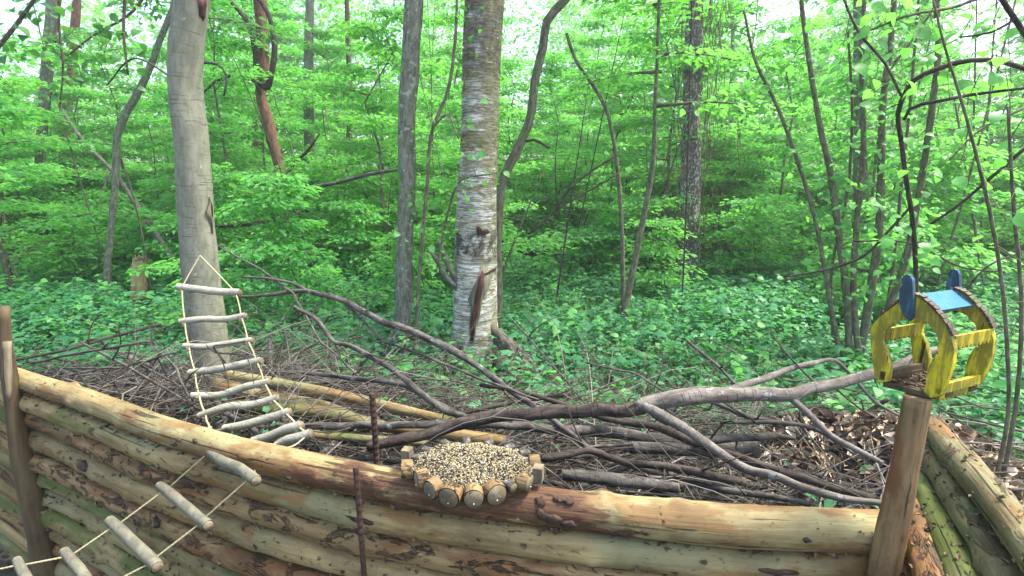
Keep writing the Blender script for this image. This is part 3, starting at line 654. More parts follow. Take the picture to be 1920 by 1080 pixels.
# leaning dead pole on the left and slanting one
for lab, a, w, Y0, Y1 in (('bare dead pole leaning left behind the smooth grey trunk', [(312, 468), (262, 392), (215, 325), (160, 268), (115, 205)], 10, 7.4, 8.6),
                          ('short dead pole slanting among the saplings on the left', [(166, 455), (182, 400), (196, 350), (204, 322)], 8, 9, 9.3)):
    pts = [V(x, y, Y0 + (Y1 - Y0) * i / (len(a) - 1)) for i, (x, y) in enumerate(a)]
    d = pts[0] - pts[1]; d = d / abs(d.z); pts.insert(0, pts[0] + d * (pts[0].z - gzz(pts[0].x, pts[0].y) + .03))
    mb = MB(); r = [w / 2 * 7.6 / 960] + [w / 2 * 7.6 / 960 * (1 - .12 * k) for k in range(len(a))]
    mb.tube(pts, r, 8, .1, .06, 5); o = mb.build('dead_pole', M['stick_pale']); tag(o, lab, 'dead tree')

# details of trunk A: broken knots; birch wounds
def on_trunk(px, py, pts, rad, off=0.003):
    """point on the near surface of a trunk seen at this place"""
    pa = np.array([tuple(p) for p in pts]); rd = np.array(rad)
    r0 = ray(px, py); lo = V(px, py, pa[3, 1]); z = lo.z; o = np.argsort(pa[:, 2])
    for _ in range(3):
        cx, cy, R = (np.interp(z, pa[o, 2], c[o]) for c in (pa[:, 0], pa[:, 1], rd)); q = V(px, py, cy - R * .8); z = q.z
    cx, cy, R = (np.interp(z, pa[o, 2], c[o]) for c in (pa[:, 0], pa[:, 1], rd))
    dx = max(-.97, min(.97, (q.x - cx) / R)); R2 = R + off
    return Vector((cx + dx * R2, cy - math.sqrt(1 - dx * dx) * R2, z))
def wound(parent, outline, pts, rad, mat, name, off=.004, lab=None):
    c = np.mean([o[:2] for o in outline], 0); mb = MB()
    ring = [on_trunk(x, y, pts, rad, off) for x, y in outline]; mid = [on_trunk((x * .5 + c[0] * .5), (y * .6 + c[1] * .4), pts, rad, off + .004) for x, y in outline]
    n = len(ring); cc = on_trunk(c[0], c[1], pts, rad, off + .003); low = [on_trunk(x, y, pts, rad, -.01) for x, y in outline]
    v = [tuple(p) for p in ring + mid + [cc] + low]; f = []
    for i in range(n):
        j = (i + 1) % n; f += [(i, j, n + j, n + i), (n + i, n + j, 2 * n), (2 * n + 1 + i, 2 * n + 1 + j, j, i)]
    mb.add(v, f); o = mb.build(name, M[mat], parent); 
    if lab: o['label'] = lab
wound(tC, [(903, 496), (915, 500), (922, 520), (914, 545), (905, 560), (900, 590), (893, 620), (889, 642), (882, 641), (880, 610), (884, 575), (878, 560), (886, 540), (896, 520)], ptsC, radC, 'callus', 'callus', .006)
wound(tC, [(903, 506), (908, 512), (904, 545), (899, 575), (893, 605), (888, 636), (883, 634), (883, 600), (889, 570), (893, 545), (898, 520)], ptsC, radC, 'wound', 'gash', .013, 'long dark brown gash')
wound(tC, [(894, 424), (900, 424), (903, 432), (914, 429), (917, 436), (908, 440), (895, 440)], ptsC, radC, 'wound', 'knot_scar', .006, 'small dark L-shaped knot scar')
wound(tC, [(905, 512), (918, 507), (930, 505), (930, 510), (917, 513), (906, 517)], ptsC, radC, 'wound', 'bark_crack', .006)
wound(tA, [(383, 376), (394, 370), (397, 390), (396, 420), (391, 440), (386, 420), (379, 400)], ptsA, radA, 'callus', 'knot_scar', .012, 'torn knot on the trunk')
wound(tA, [(368, -4), (392, -6), (388, 20), (380, 34), (368, 28)], ptsA, radA, 'wound', 'bark_tear', .008, 'torn bark patch high on the trunk')
wound(tA, [(386, 380), (391, 384), (392, 405), (388, 408)], ptsA, radA, 'wound', 'hollow', .02)
# birch root flares and dark hump on the right
mb = MB()
for x0, y0, x1, w in ((922, 612, 1000, 74), (928, 640, 962, 80), (868, 650, 815, 60), (900, 668, 930, 80), (876, 672, 850, 60)):
    a = on_trunk(x0, y0, ptsC, radC, -.03); b = V(x1, 735, 3.92); b.z = -.05
    mb.tube([a, a * .45 + b * .55 + Vector((0, 0, .02)), b], [.03, w / 2 * 4 / 960 * .7, w / 2 * 4 / 960], 14, .04, .14, x1, knots=6)
o = mb.build('root_flare', M['root'], tC); o['label'] = 'dark rough root hump at the foot of the birch'
mb = MB()
for a in ([(862, 545), (838, 520), (815, 482), (806, 472)], [(860, 530), (842, 500), (826, 462), (822, 450)]):
    mb2 = [V(x, y, 3.98 - .05 * i) for i, (x, y) in enumerate(a)]; mb.tube(mb2, [.03, .022, .02, .008], 8, .05, .1, 4)
mb.build('dead_limb', M['grey_bark'], tC)
# hanging bare twigs round the thick dark trunk
rs = np.random.default_rng(8); mb = MB(); ct = V(1295, 300, 7.9)
for i in range(170):
    x = ct.x + rs.normal(0, .22); y = ct.y - rs.uniform(.1, .35); z0 = rs.uniform(.8, 5.4); L = rs.uniform(.5, 1.3)
    mb.tube([(x, y, z0), (x + rs.normal(0, .06), y - .05, z0 - L * .5), (x + rs.normal(0, .08), y - .05, z0 - L)], [.006, .005, .003], 3, cap=False)
o = mb.build('hanging_twigs', M['brown_bark'], None); tag(o, 'bare twigs hanging down round the thick dark trunk', 'twigs', None, 'stuff')
# vine twining round the twisted trunk
mb = MB(); mb.tube([V(x, y, 8.35) for x, y in ((435, 5), (462, 40), (478, 90), (486, 150), (497, 165), (512, 120), (512, 60), (500, 20), (478, -10))], [.03, .035, .04, .045, .045, .045, .04, .035, .03], 7, .08, .1, 3)
mb.tube([V(x, y, 8.3) for x, y in ((380, 175), (410, 150), (445, 143), (480, 155), (488, 178))], [.012, .02, .025, .03, .03], 6, .1)
mb.tube([V(x, y, 8.3) for x, y in ((530, 340), (548, 310), (575, 285), (600, 250))], [.035, .03, .022, .01], 6, .1)
tag(mb.build('climbing_stem', M['stick_dark']), 'black twining stem looping round the reddish twisted trunk', 'vine')
# broken stump
e = empty('broken_stump', tuple(G(262, 557, 0)), 'short broken yellow-brown stump standing among herbs on the left', 'stump')
p0 = e.location; pts = [V(262, 560, p0.y), V(262, 520, p0.y), V(264, 484, p0.y)]
mb = MB(); mb.tube(pts, [.105, .09, .085], 14, .05, .1, 3, cap=False); mb.build('trunk', M['stump'], e)
mb = MB()
for i in range(11):
    a = i * .57; q = pts[2] + Vector((math.cos(a) * .07, math.sin(a) * .07, -.03)); h = random.uniform(.03, .12)
    mb.tube([q, q + Vector((random.uniform(-.01, .01), 0, h * .6)), q + Vector((random.uniform(-.02, .02), 0, h))], [.022, .015, .003], 5)
mb.build('splinters', M['pine'], e)
# low forked stem right behind birch at left (dead twigs)
def thin(name, label, cat, polys, mat, leaves=None, group=None, lmat='leaf', kind='broad', Lsz=.07, seed=1):
    """polys: list of [(px,py,w,Y)...]; bottom point may reach the ground"""
    first = V(*polys[0][0][:2], polys[0][0][3]); e = empty(name, tuple(first), label, cat, group)
    rs = np.random.default_rng(seed); C, D, N, L = [], [], [], []
    for k, pl in enumerate(polys):
        pts = [V(x, y, Y) for x, y, w, Y in pl]; rad = [w / 2 * tY(x, y, Y) / 960 * .84 for x, y, w, Y in pl]
        mb = MB(); mb.tube(pts, rad, 7, .06, .06, seed + k); mb.build('stem', M[mat], e)
        if leaves:
            pa, _ = resample(pts, rad, .05); n = int(leaves * len(pa) / 20)
            idx = rs.integers(int(len(pa) * .25), len(pa), n)
            c = pa[idx] + rs.normal(0, .10, (n, 3)); az = rs.uniform(0, 6.28, n)
            C.append(c); D.append(np.stack([np.cos(az), np.sin(az), rs.normal(-.5, .3, n)], -1))
            N.append(np.stack([rs.normal(0, .5, n), rs.normal(-.35, .4, n), np.ones(n)], -1)); L.append(Lsz * rs.uniform(.6, 1.25, n))
            mb = MB()
            for q, i in zip(c, idx): mb.tube([pa[i], (pa[i] + q) / 2 + rs.normal(0, .012, 3), q], [.002, .0014, .0009], 3, cap=False)
            mb.build('twigs', M[mat], e)['kind'] = 'stuff'
    if leaves:
        C, D, N, L = (np.concatenate(a) for a in (C, D, N, L))
        me = leaf_mesh('leaves', C, D, N, L, L * rs.uniform(.7, .9, len(L)), kind); me.materials.append(M[lmat]); link('leaves', me, e)['kind'] = 'stuff'
    return e

# hazel / alder clump on the right
HZ = 4.0
thin('hazel_clump', 'many-stemmed hazel clump rising behind the yellow bird feeder', 'shrub', [
    [(1592, 705, 15, HZ), (1588, 560, 15, HZ), (1572, 440, 15, HZ), (1558, 330, 14, HZ), (1538, 240, 12, HZ), (1518, 120, 11, HZ), (1500, -20, 9, HZ), (1490, -150, 6, HZ)],
    [(1606, 705, 18, HZ), (1630, 560, 18, HZ), (1648, 430, 17, HZ), (1652, 300, 15, HZ), (1655, 200, 14, HZ), (1672, 60, 13, HZ), (1680, -60, 10, HZ), (1690, -200, 6, HZ)],
    [(1580, 690, 11, HZ), (1555, 560, 10, HZ), (1530, 420, 9, HZ), (1495, 300, 9, HZ), (1455, 195, 8, HZ), (1415, 110, 7, HZ), (1395, 20, 5, HZ)],
    [(1615, 700, 14, HZ - .05), (1600, 560, 14, HZ), (1606, 420, 12, HZ), (1618, 300, 12, HZ), (1616, 120, 10, HZ), (1622, -40, 8, HZ)],
    [(1628, 705, 14, HZ - .1), (1660, 600, 15, HZ - .1), (1700, 480, 15, HZ - .2), (1722, 370, 14, HZ - .3), (1748, 200, 14, HZ - .4), (1760, 90, 13, HZ - .4), (1752, -30, 12, HZ - .4), (1745, -160, 8, HZ - .4)],
    [(1640, 690, 8, HZ), (1672, 520, 7, HZ), (1690, 350, 7, HZ), (1700, 260, 6, HZ), (1712, 130, 6, HZ), (1724, -20, 5, HZ)],
    [(1570, 700, 8, HZ + .1), (1558, 520, 7, HZ + .1), (1590, 350, 6, HZ + .1), (1598, 220, 6, HZ + .1), (1590, 60, 5, HZ)],
], 'thin_bark', 40, seed=3, Lsz=.062)
thin('arching_hazel_branch', 'dark crooked branch arching across the upper right corner', 'branch', [
    [(1718, 700, 9, 3.0), (1716, 480, 10, 2.9), (1712, 420, 10, 2.8), (1692, 280, 10, 2.7), (1690, 190, 10, 2.6), (1715, 150, 11, 2.55), (1760, 128, 12, 2.5), (1850, 112, 11, 2.45), (1925, 130, 10, 2.4), (2000, 170, 8, 2.4)],
    [(1695, 225, 7, 2.6), (1705, 205, 8, 2.6), (1760, 190, 8, 2.5), (1840, 175, 7, 2.5), (1925, 165, 6, 2.4)],
    [(1690, 180, 6, 2.6), (1660, 120, 6, 2.7), (1610, 60, 6, 2.8), (1575, -20, 5, 2.9)],
], 'stick_dark', 14, seed=5, Lsz=.07)
thin('green_pole_stems', 'two thin green stems rising at the right edge past the feeder', 'shrub', [
    [(1866, 905, 9, 1.7), (1890, 780, 8, 1.7), (1888, 640, 8, 1.7), (1868, 460, 8, 1.7), (1838, 320, 7, 1.7), (1800, 180, 6, 1.7), (1772, 90, 5, 1.7), (1745, -20, 4, 1.7)],
    [(1880, 900, 9, 1.75), (1905, 760, 9, 1.75), (1915, 560, 8, 1.75), (1900, 380, 7, 1.75), (1890, 200, 6, 1.75)],
], 'thin_bark', 7, seed=6, Lsz=.045)
thin('slanting_twig', 'long thin dark twig slanting down from the right edge', 'branch', [
    [(1925, 275, 8, 2.9), (1850, 340, 7, 3.0), (1790, 390, 6, 3.1), (1745, 420, 5, 3.2)],
    [(1800, 560, 5, 2.6), (1850, 500, 4, 2.6), (1925, 470, 4, 2.6)]], 'stick_dark', 0)
thin('forked_twigs', 'thin twigs crossing in front of the hazel clump', 'branch', [
    [(1468, 520, 4, 3.4), (1550, 505, 5, 3.3), (1620, 480, 6, 3.2), (1660, 440, 6, 3.2), (1710, 385, 6, 3.1)],
    [(1600, 452, 5, 3.2), (1700, 455, 4, 3.2), (1740, 470, 4, 3.2), (1800, 500, 4, 3.2), (1880, 510, 3, 3.2)]], 'stick_dark', 4)
thin('corner_branch', 'dark branch with large leaves in the top right corner', 'branch', [
    [(1980, 140, 12, 2.2), (1920, 60, 12, 2.2), (1880, 0, 11, 2.2), (1850, -60, 9, 2.2)],
    [(1905, 35, 6, 2.2), (1860, 60, 5, 2.2), (1800, 70, 4, 2.3)]], 'stick_dark', 16, Lsz=.06, seed=9)
thin('upper_hazel_spray', 'leafy hazel spray with broad bright leaves above the feeder', 'branch', [
    [(1925, -60, 9, 2.8), (1800, 10, 7, 2.8), (1700, 30, 6, 2.8), (1600, 70, 4, 2.9)],
    [(1800, -60, 7, 3.1), (1700, 90, 5, 3.1), (1640, 170, 4, 3.1)],
    [(1925, 200, 7, 3.2), (1830, 250, 5, 3.2), (1780, 300, 3, 3.2)]], 'thin_bark', 34, Lsz=.08, seed=10)
thin('top_left_spray', 'dark drooping leafy branch in the top left corner', 'branch', [
    [(-60, 150, 10, 4.6), (20, 60, 9, 4.6), (70, -10, 7, 4.6), (110, -80, 6, 4.6)],
    [(120, -60, 8, 5), (110, 30, 6, 5), (118, 130, 4, 5), (112, 200, 3, 5)],
    [(240, -60, 8, 5.2), (232, 60, 6, 5.2), (240, 140, 4, 5.2)],
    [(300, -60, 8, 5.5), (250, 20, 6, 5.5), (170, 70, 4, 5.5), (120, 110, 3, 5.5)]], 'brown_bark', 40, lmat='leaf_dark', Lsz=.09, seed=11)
thin('rowan_sapling', 'thin bent rowan stem with feathery leaves left of the birch', 'shrub', [
    [(778, 660, 8, 3.9), (786, 520, 8, 3.9), (800, 360, 8, 3.9), (812, 240, 8, 3.9), (840, 170, 8, 3.9), (852, 90, 7, 3.9), (858, -20, 6, 3.9)],
    [(812, 240, 5, 3.9), (835, 215, 4, 3.9), (860, 260, 3, 3.8)],
    [(820, 500, 5, 3.8), (840, 400, 5, 3.8), (862, 340, 4, 3.7), (930, 325, 3, 3.6)]], 'thin_bark', 34, Lsz=.05, seed=12)
thin('left_bent_twigs', 'thin bare twigs bending between the grey trunk and the twisted trunk', 'branch', [
    [(382, 118, 5, 4), (408, 120, 5, 4), (424, 140, 5, 4), (420, 180, 4, 4)],
    [(330, 150, 5, 5), (250, 110, 4, 5.2), (200, 160, 3, 5.4)],
    [(560, 355, 9, 6), (620, 345, 9, 6), (700, 325, 8, 6), (745, 318, 6, 6)],
    [(395, 425, 9, 7.5), (470, 420, 9, 7.5), (540, 410, 9, 7.5), (580, 402, 6, 7.5)]], 'stick', 0)
thin('centre_twigs', 'thin forked twig crossing right of the birch', 'branch', [
    [(990, 440, 4, 4.6), (1040, 395, 5, 4.6), (1068, 355, 6, 4.6), (1110, 320, 5, 4.6), (1160, 290, 4, 4.6)],
    [(1040, 395, 4, 4.6), (1100, 360, 4, 4.6), (1160, 325, 3, 4.6)],
    [(985, 265, 5, 4.5), (1000, 262, 6, 4.5), (1030, 278, 5, 4.5)]], 'stick_dark', 6, seed=13)

# ------------------------------------------------------------------ log fence
def flakes(parent, fn, n, seed, smin=.008, smax=.028, name='bark_flakes'):
    rs = np.random.default_rng(seed); C, D, N, L = [], [], [], []
    for _ in range(n):
        c, nn, ax = fn(rs); C.append(c); N.append(nn + rs.normal(0, .45, 3)); D.append(ax * rs.choice([-1, 1]) + rs.normal(0, .5, 3)); L.append(rs.uniform(smin, smax))
    C, D, N, L = map(np.array, (C, D, N, L)); me = leaf_mesh(name, C, D, N, L, L * rs.uniform(.3, .8, len(L)), 'oval', .3); me.materials.append(M['flake'])
    o = link(name, me, parent); o['kind'] = 'stuff'; return o
fence = empty('log_fence', tuple(fence_at(.5)), 'fence of stacked peeled pine logs crossing the front of the picture', 'fence')
rs = np.random.default_rng(5)
lm = ['pine', 'pine_moss', 'pine', 'pine_bark', 'pine_moss', 'pine', 'pine_moss', 'pine', 'pine_bark', 'pine']
def log_line(us, z0, z1, r0, r1, out=0.0, wob=.008, seed=0):
    pts, rad = [], []; r_ = np.random.default_rng(seed)
    for k, u in enumerate(us):
        p = fence_at(u); t = k / (len(us) - 1); nrm = Vector((-.35, -1, 0)).normalized()
        pts.append(p + nrm * (out + r_.normal(0, wob * .6)) + Vector((0, 0, z0 + (z1 - z0) * t + r_.normal(0, wob * .5)))); rad.append(r0 + (r1 - r0) * t)
    return pts, rad
U = np.linspace(0, 1, 10)
# top log: two logs laid end to end, the right one fatter and cleaner
p, r = log_line(np.linspace(0, 1.03, 14), FZ, FZ - .006, .034, .046, wob=.004, seed=1)
mb = MB(); mb.tube(p, r, 30, .012, .03, 11, knots=22); lg = mb.build('log', M['pine_clean'], fence); lg['label'] = 'top log, long, yellow and barkless with brown stains'
toplogs = [(p, r)]
logs = list(toplogs); z = FZ
for i in range(10):
    rl = [.035, .038, .039, .035, .038, .036, .039, .038, .038, .038][i]; rr = [.041, .043, .041, .044, .042, .043, .041, .044, .043, .042][i]
    z0 = FZ - .077 * (i + 1) + rs.normal(0, .002); z1 = FZ - .004 - .084 * (i + 1) + rs.normal(0, .002)
    p, r = log_line(np.linspace(.0 + rs.uniform(0, .008), 1.03, 11), z0, z1, rl, rr, out=rs.uniform(-.008, .012) + .01, wob=.006, seed=20 + i)
    mb = MB(); mb.tube(p, r, 24, .016, .055, 40 + i, knots=26); mb.build('log', M[lm[i]] if i != 1 else M['pine_bark'], fence); logs.append((p, r))
def on_logs(lo, hi):
    A = [resample(p, r, .03) for p, r in logs[lo:hi]]
    def fn(rs):
        pa, ra = A[rs.integers(0, len(A))]; i = rs.integers(1, len(pa) - 1); ax = pa[i + 1] - pa[i]; ax /= np.linalg.norm(ax)
        sd = np.cross(ax, [0, 0, 1]); sd = sd if sd[1] < 0 else -sd
        th = rs.uniform(-1.2, 1.45); nn = sd * math.cos(th) + np.array([0, 0, 1]) * math.sin(th)
        return pa[i] + nn * ra[i] * 1.0, nn, ax
    return fn
flakes(fence, on_logs(0, 1), 160, 3, .004, .012); flakes(fence, on_logs(1, 10), 2200, 4, .005, .02)
def scabs(items, log, name='bark_scab'):
    pa, ra = resample(log[0], log[1], .02); rs = np.random.default_rng(44)
    for px, py, w, h in items:
        i = min(range(len(pa)), key=lambda k: abs(960 + 960 * pa[k][0] / (pa[k][1] * math.cos(PITCH) - (pa[k][2] - CAMZ) * math.sin(PITCH)) - px)); i = max(1, min(len(pa) - 2, i))
        ax = pa[i + 1] - pa[i]; ax /= np.linalg.norm(ax); sd = np.cross(ax, [0, 0, 1]); sd = sd if sd[1] < 0 else -sd; ou = []; n = 12
        t0 = math.radians(py)
        for k in range(n):
            a = 6.283 * k / n; rr = rs.uniform(.6, 1.15); al = math.cos(a) * w / 2 * rr; th = t0 + math.sin(a) * h / 2 * rr / ra[i]
            ou.append((al, th))
        pos = lambda al, th, o: pa[i] + ax * al + (sd * math.cos(th) + np.array([0, 0, 1]) * math.sin(th)) * (ra[i] * 1.0 + o)
        v = [pos(a, t, .0045) for a, t in ou] + [pos(a * .6, t0 + (t - t0) * .6, .0065) for a, t in ou] + [pos(0, t0, .006)] + [pos(a * 1.02, t0 + (t - t0) * 1.02, -.008) for a, t in ou]; f = []
        for k in range(n): j = (k + 1) % n; f += [(k, j, n + j, n + k), (n + k, n + j, 2 * n), (2 * n + 1 + k, 2 * n + 1 + j, j, k)]
        mb = MB(); mb.add(v, f); mb.build(name, M['scab'], fence)
M['scab'] = wood_mat('thick_bark_scab', (.07, .038, .026), (.03, .018, .013), bark_amt=.5, moss_amt=.05, stain_amt=.3, bump=1.2, fib=30)
scabs([(1022, 48, .030, .020), (1048, 58, .034, .014), (1075, 55, .030, .016), (1040, 5, .05, .022), (1068, -8, .04, .02), (1018, 15, .02, .02), (360, 20, .02, .012), (385, 35, .016, .01), (348, -5, .03, .014), (560, -10, .03, .01), (1210, -5, .02, .012), (1500, 10, .018, .01)], logs[0])
for i_, it in ((1, [(700, 10, .09, .012), (1450, 20, .08, .014)]), (2, [(300, 25, .09, .016), (1280, 20, .10, .02)]), (3, [(180, 30, .09, .03), (800, 15, .10, .016)]), (4, [(600, 20, .11, .02)])):
    scabs(it, logs[i_])
# litter caught in the gaps between logs
def gapfn(rs):
    k = rs.integers(0, 9); u = rs.uniform(0, 1); p = fence_at(u); n = np.array([-.33, -.94, 0]); zz = FZ - .045 - .088 * k - .006 * u * k
    return np.array(p) + n * rs.uniform(.0, .03) + np.array([0, 0, zz]), n + np.array([0, 0, .8]), np.array([.94, -.33, 0])
flakes(fence, gapfn, 2600, 9, .006, .022, 'litter')
# left panel continuing beyond the left post
lp0 = fence_at(0); lpanel = empty('log_fence', tuple(lp0), 'steep end section of log fence left of the brown post', 'fence')
pl = []
for i in range(11):
    z0 = FZ - .10 - .074 * i; mb = MB(); a = lp0 + Vector((.03, -.02, z0)); b = lp0 + Vector((-.62, .16, z0 + .30 + rs.normal(0, .01)))
    mid = (a + b) / 2 + Vector((0, 0, .01)); mb.tube([a, mid, b], [.040, .038, .034], 16, .03, .05, 70 + i, knots=3); mb.build('log', M[['pine', 'pine_moss', 'pine_bark'][i % 3]], lpanel); pl.append(([a, mid, b], [.04, .038, .034]))
# left post
mb = MB(); pp = [(8, 575, 16, -.02), (10, 640, 21, -.03), (20, 720, 26, -.05), (35, 820, 31, -.08), (62, 940, 38, -.08), (92, 1085, 44, -.08)]
pts, rad = trunk_pts([(x, y, w) for x, y, w, d in pp], float(fence_at(.01).y) - .09, 0)
e = empty('fence_post', tuple(pts[0]), 'dark brown round post at the left end of the log fence', 'post'); mb.tube(pts, rad, 14, .05, .06, 2, knots=4); mb.build('pole', M['post'], e)
mb = MB(); mb.tube([P(14, 640, 1.68), P(14, 700, 1.68), P(17, 752, 1.68)], [.012, .014, .006], 6, .03, .1); mb.build('split_scar', M['cut'], e)
# right post
RY = .90
pts, rad = trunk_pts([(1721, 745, 44), (1700, 850, 45), (1682, 950, 48), (1655, 1085, 52)], RY, 0)
rpost = empty('fence_post', tuple(pts[0]), 'weathered tan post that carries the yellow feeder at the right end of the fence', 'post')
mb = MB(); mb.tube(pts, rad, 22, .02, .045, 6, knots=5); mb.build('pole', M['post_tan'], rpost); post_top = pts[-1]
# side stack on the right
side = empty('log_stack', tuple(P(1745, 800, 1.35)), 'lichened logs of the side fence running down to the right corner', 'fence')
def side_log(a, b, r0, r1, mat, seed, lab=None):
    mb = MB(); m = (a + b) / 2 + Vector((0, 0, .006)); mb.tube([a, m, b], [r0, (r0 + r1) / 2, r1], 24, .018, .05, seed, knots=7); o = mb.build('log', M[mat], side)
    if lab: o['label'] = lab
    sl_.append(([a, m, b], [r0, (r0 + r1) / 2, r1]))
sl_ = []
side_log(P(1745, 800, 1.42), P(1990, 1095, .80), .030, .036, 'side_log', 81, 'topmost pale green log')
side_log(P(1738, 850, 1.36), P(1930, 1160, .82), .026, .032, 'side_log', 82)
side_log(P(1722, 905, 1.30), P(1850, 1190, .84), .028, .033, 'pine_moss', 83)
side_log(P(1712, 950, 1.22), P(1770, 1200, .86), .028, .033, 'pine_bark', 84)
side_log(P(1700, 1010, 1.18), P(1700, 1250, .88), .028, .033, 'pine_bark', 85)
side_log(P(1760, 1000, 1.2), P(1900, 1300, .84), .03, .033, 'pine_bark', 86)
A_ = [resample(p, r, .03) for p, r in sl_]
def sfn(rs):
    pa, ra = A_[rs.integers(0, len(A_))]; i = rs.integers(1, len(pa) - 1); ax = pa[i + 1] - pa[i]; ax /= np.linalg.norm(ax)
    th = rs.uniform(0, 6.28); sd = np.cross(ax, [0, 0, 1]); sd /= np.linalg.norm(sd); up = np.cross(sd, ax); nn = sd * math.cos(th) + up * math.sin(th)
    return pa[i] + nn * ra[i], nn, ax
flakes(side, sfn, 1200, 12, .004, .016)
# wires and rebar
def rod(name, label, a, b, r, mat, cat, rib=False):
    mb = MB(); a = Vector(a); b = Vector(b); n = 90 if rib else 6
    pts = [a.lerp(b, k / n) for k in range(n + 1)]; rad = [r * (1.0 + (.22 if k % 2 else 0) if rib else 1) for k in range(n + 1)]
    mb.tube(pts, rad, 8); return tag(mb.build(name, M[mat], None, not rib), label, cat)
a = P(667, 875, 1.17); b = a + Vector((.003, .01, -.9)); rod('rebar_stake', 'rusty ribbed steel rod upright in front of the log fence', a, b, .0062, 'rust', 'rod', True)
a = P(698, 738, 1.52); b = a + Vector((.005, .0, -.9)); rod('rebar_stake', 'rusty steel rod upright just behind the top log', a, b, .0085, 'rust', 'rod', True)

# ------------------------------------------------------------------ rope ladder
lad = empty('rope_ladder', tuple(P(375, 480, 2.74)), 'rope ladder of grey sticks hung from the smooth grey tree over the fence', 'ladder')
Rg = [((333, 538), (450, 549), 2.66, 2.62, 13), ((338, 603), (461, 592), 2.5, 2.48, 11), ((345, 649), (474, 638), 2.36, 2.34, 11), ((355, 699), (491, 676), 2.2, 2.18, 13),
      ((360, 742), (506, 716), 2.06, 2.04, 13), ((374, 780), (521, 746), 1.93, 1.92, 14), ((420, 804), (544, 772), 1.82, 1.8, 15), ((474, 828), (566, 798), 1.70, 1.66, 17), ((520, 836), (584, 813), 1.58, 1.56, 17),
      ((385, 838), (481, 902), 1.43, 1.24, 24), ((300, 910), (391, 986), 1.46, 1.25, 24), ((206, 976), (296, 1064), 1.42, 1.22, 26), ((120, 1034), (190, 1120), 1.38, 1.2, 24), ((32, 1050), (75, 1135), 1.34, 1.18, 22)]
rg_w = []
for i, (a, b, ta, tb, w) in enumerate(Rg):
    A, B = P(*a, ta), P(*b, tb); r = w / 2 * (ta + tb) / 2 / 960 * (1.1 if i < 9 else .78); mb = MB(); rs = np.random.default_rng(i + 300)
    m1 = A.lerp(B, .35) + Vector((0, 0, rs.normal(0, .006))); m2 = A.lerp(B, .7) + Vector((0, 0, rs.normal(0, .005)))
    if i in (2, 4): m1.z -= .012
    mb.tube([A, m1, m2, B], [r * .95, r, r, r * 1.03], 12, .03, .05, i + 9, cap=False)
    rung = mb.build('rung', M['rung' if i < 9 else 'rung_sun_dimmed'], lad)
    for e0, e1 in ((A, B), (B, A)):
        d = (e0 - e1).normalized(); mb = MB(); mb.tube([e0 - d * .003, e0 + d * .001], [r * .93, r * .9], 12); mb.build('cut_end', M['cut'], rung).location = (0, 0, 0)
    rg_w.append((A, B, r))
def rope(pts, r=.0032, twist=110):
    mb = MB(); pa, _ = resample(pts, r, .006); n = len(pa)
    d = np.gradient(pa, axis=0); d /= np.linalg.norm(d, axis=1)[:, None] + 1e-9; a = np.cross(d, [0.3, .9, .1]); a /= np.linalg.norm(a, axis=1)[:, None]; b = np.cross(d, a)
    s = np.arange(n) * .006
    for k in range(3):
        ph = s * twist * 2 + k * 2.094; mb.tube(pa + (a * np.cos(ph)[:, None] + b * np.sin(ph)[:, None]) * r * .55, r * .62, 5)
    mb.build('rope', M['rope'], lad)
def knot(p, r=.009):
    mb = MB(); v = []; p = Vector(p)
    for k in range(3):
        c = [p + Vector((math.cos(a) * r, math.sin(a) * r * .8, (k - 1) * r * .75 + .002 * math.sin(a * 2))) for a in np.linspace(0, 6.28, 10)]
        mb.tube(c, r * .5, 5)
    mb.build('knot', M['rope'], lad)
apex = P(375, 479, 2.73)
def along(i, f): A, B, r = rg_w[i]; return A.lerp(B, f)
fl = [.07, .07, .07, .08, .09, .08, -.02]; fr = [.93, .93, .93, .93, .93, .93, .93, .93, .9]
Lp = [apex] + [along(i, fl[i]) for i in range(6)] + [P(392, 798, 1.80), P(402, 830, 1.66)]; Rp = [apex] + [along(i, fr[i]) for i in range(9)]
for q, pr in ((Lp, -1), (Rp, 1)):
    for i in range(len(q) - 1): rope([q[i], q[i].lerp(q[i + 1], .5) + Vector((.003 * pr, 0, -.002)), q[i + 1]], .0034)
    for i in range(1, len(q) - 1): knot(q[i] + Vector((0, -rg_w[i - 1][2] * .4, -.014)), .0085)
mb = MB(); c = ptsA; zt = apex.z
rr_ = .115; cx = np.interp(zt, [p.z for p in ptsA], [p.x for p in ptsA]); cy = 2.9
q1 = P(500, 832, 1.44); q0 = P(478, 832, 1.42); A9, B9, r9 = rg_w[9]
rope([Rp[-1], P(545, 838, 1.5), q1, P(440, 846, 1.44), A9.lerp(B9, .12)], .0022); rope([q1, P(479, 840, 1.40), P(478, 885, 1.33), B9.lerp(A9, .08)], .0022)
for i in range(9, 13):
    A, B, _ = rg_w[i]; A2, B2, _ = rg_w[i + 1]; rope([A.lerp(B, .12), A2.lerp(B2, .14)], .0022); rope([B.lerp(A, .1), B2.lerp(A2, .12)], .0022)
    
A, B, _ = rg_w[13]; rope([A.lerp(B, .12), P(-40, 1075, 1.3)], .0022)

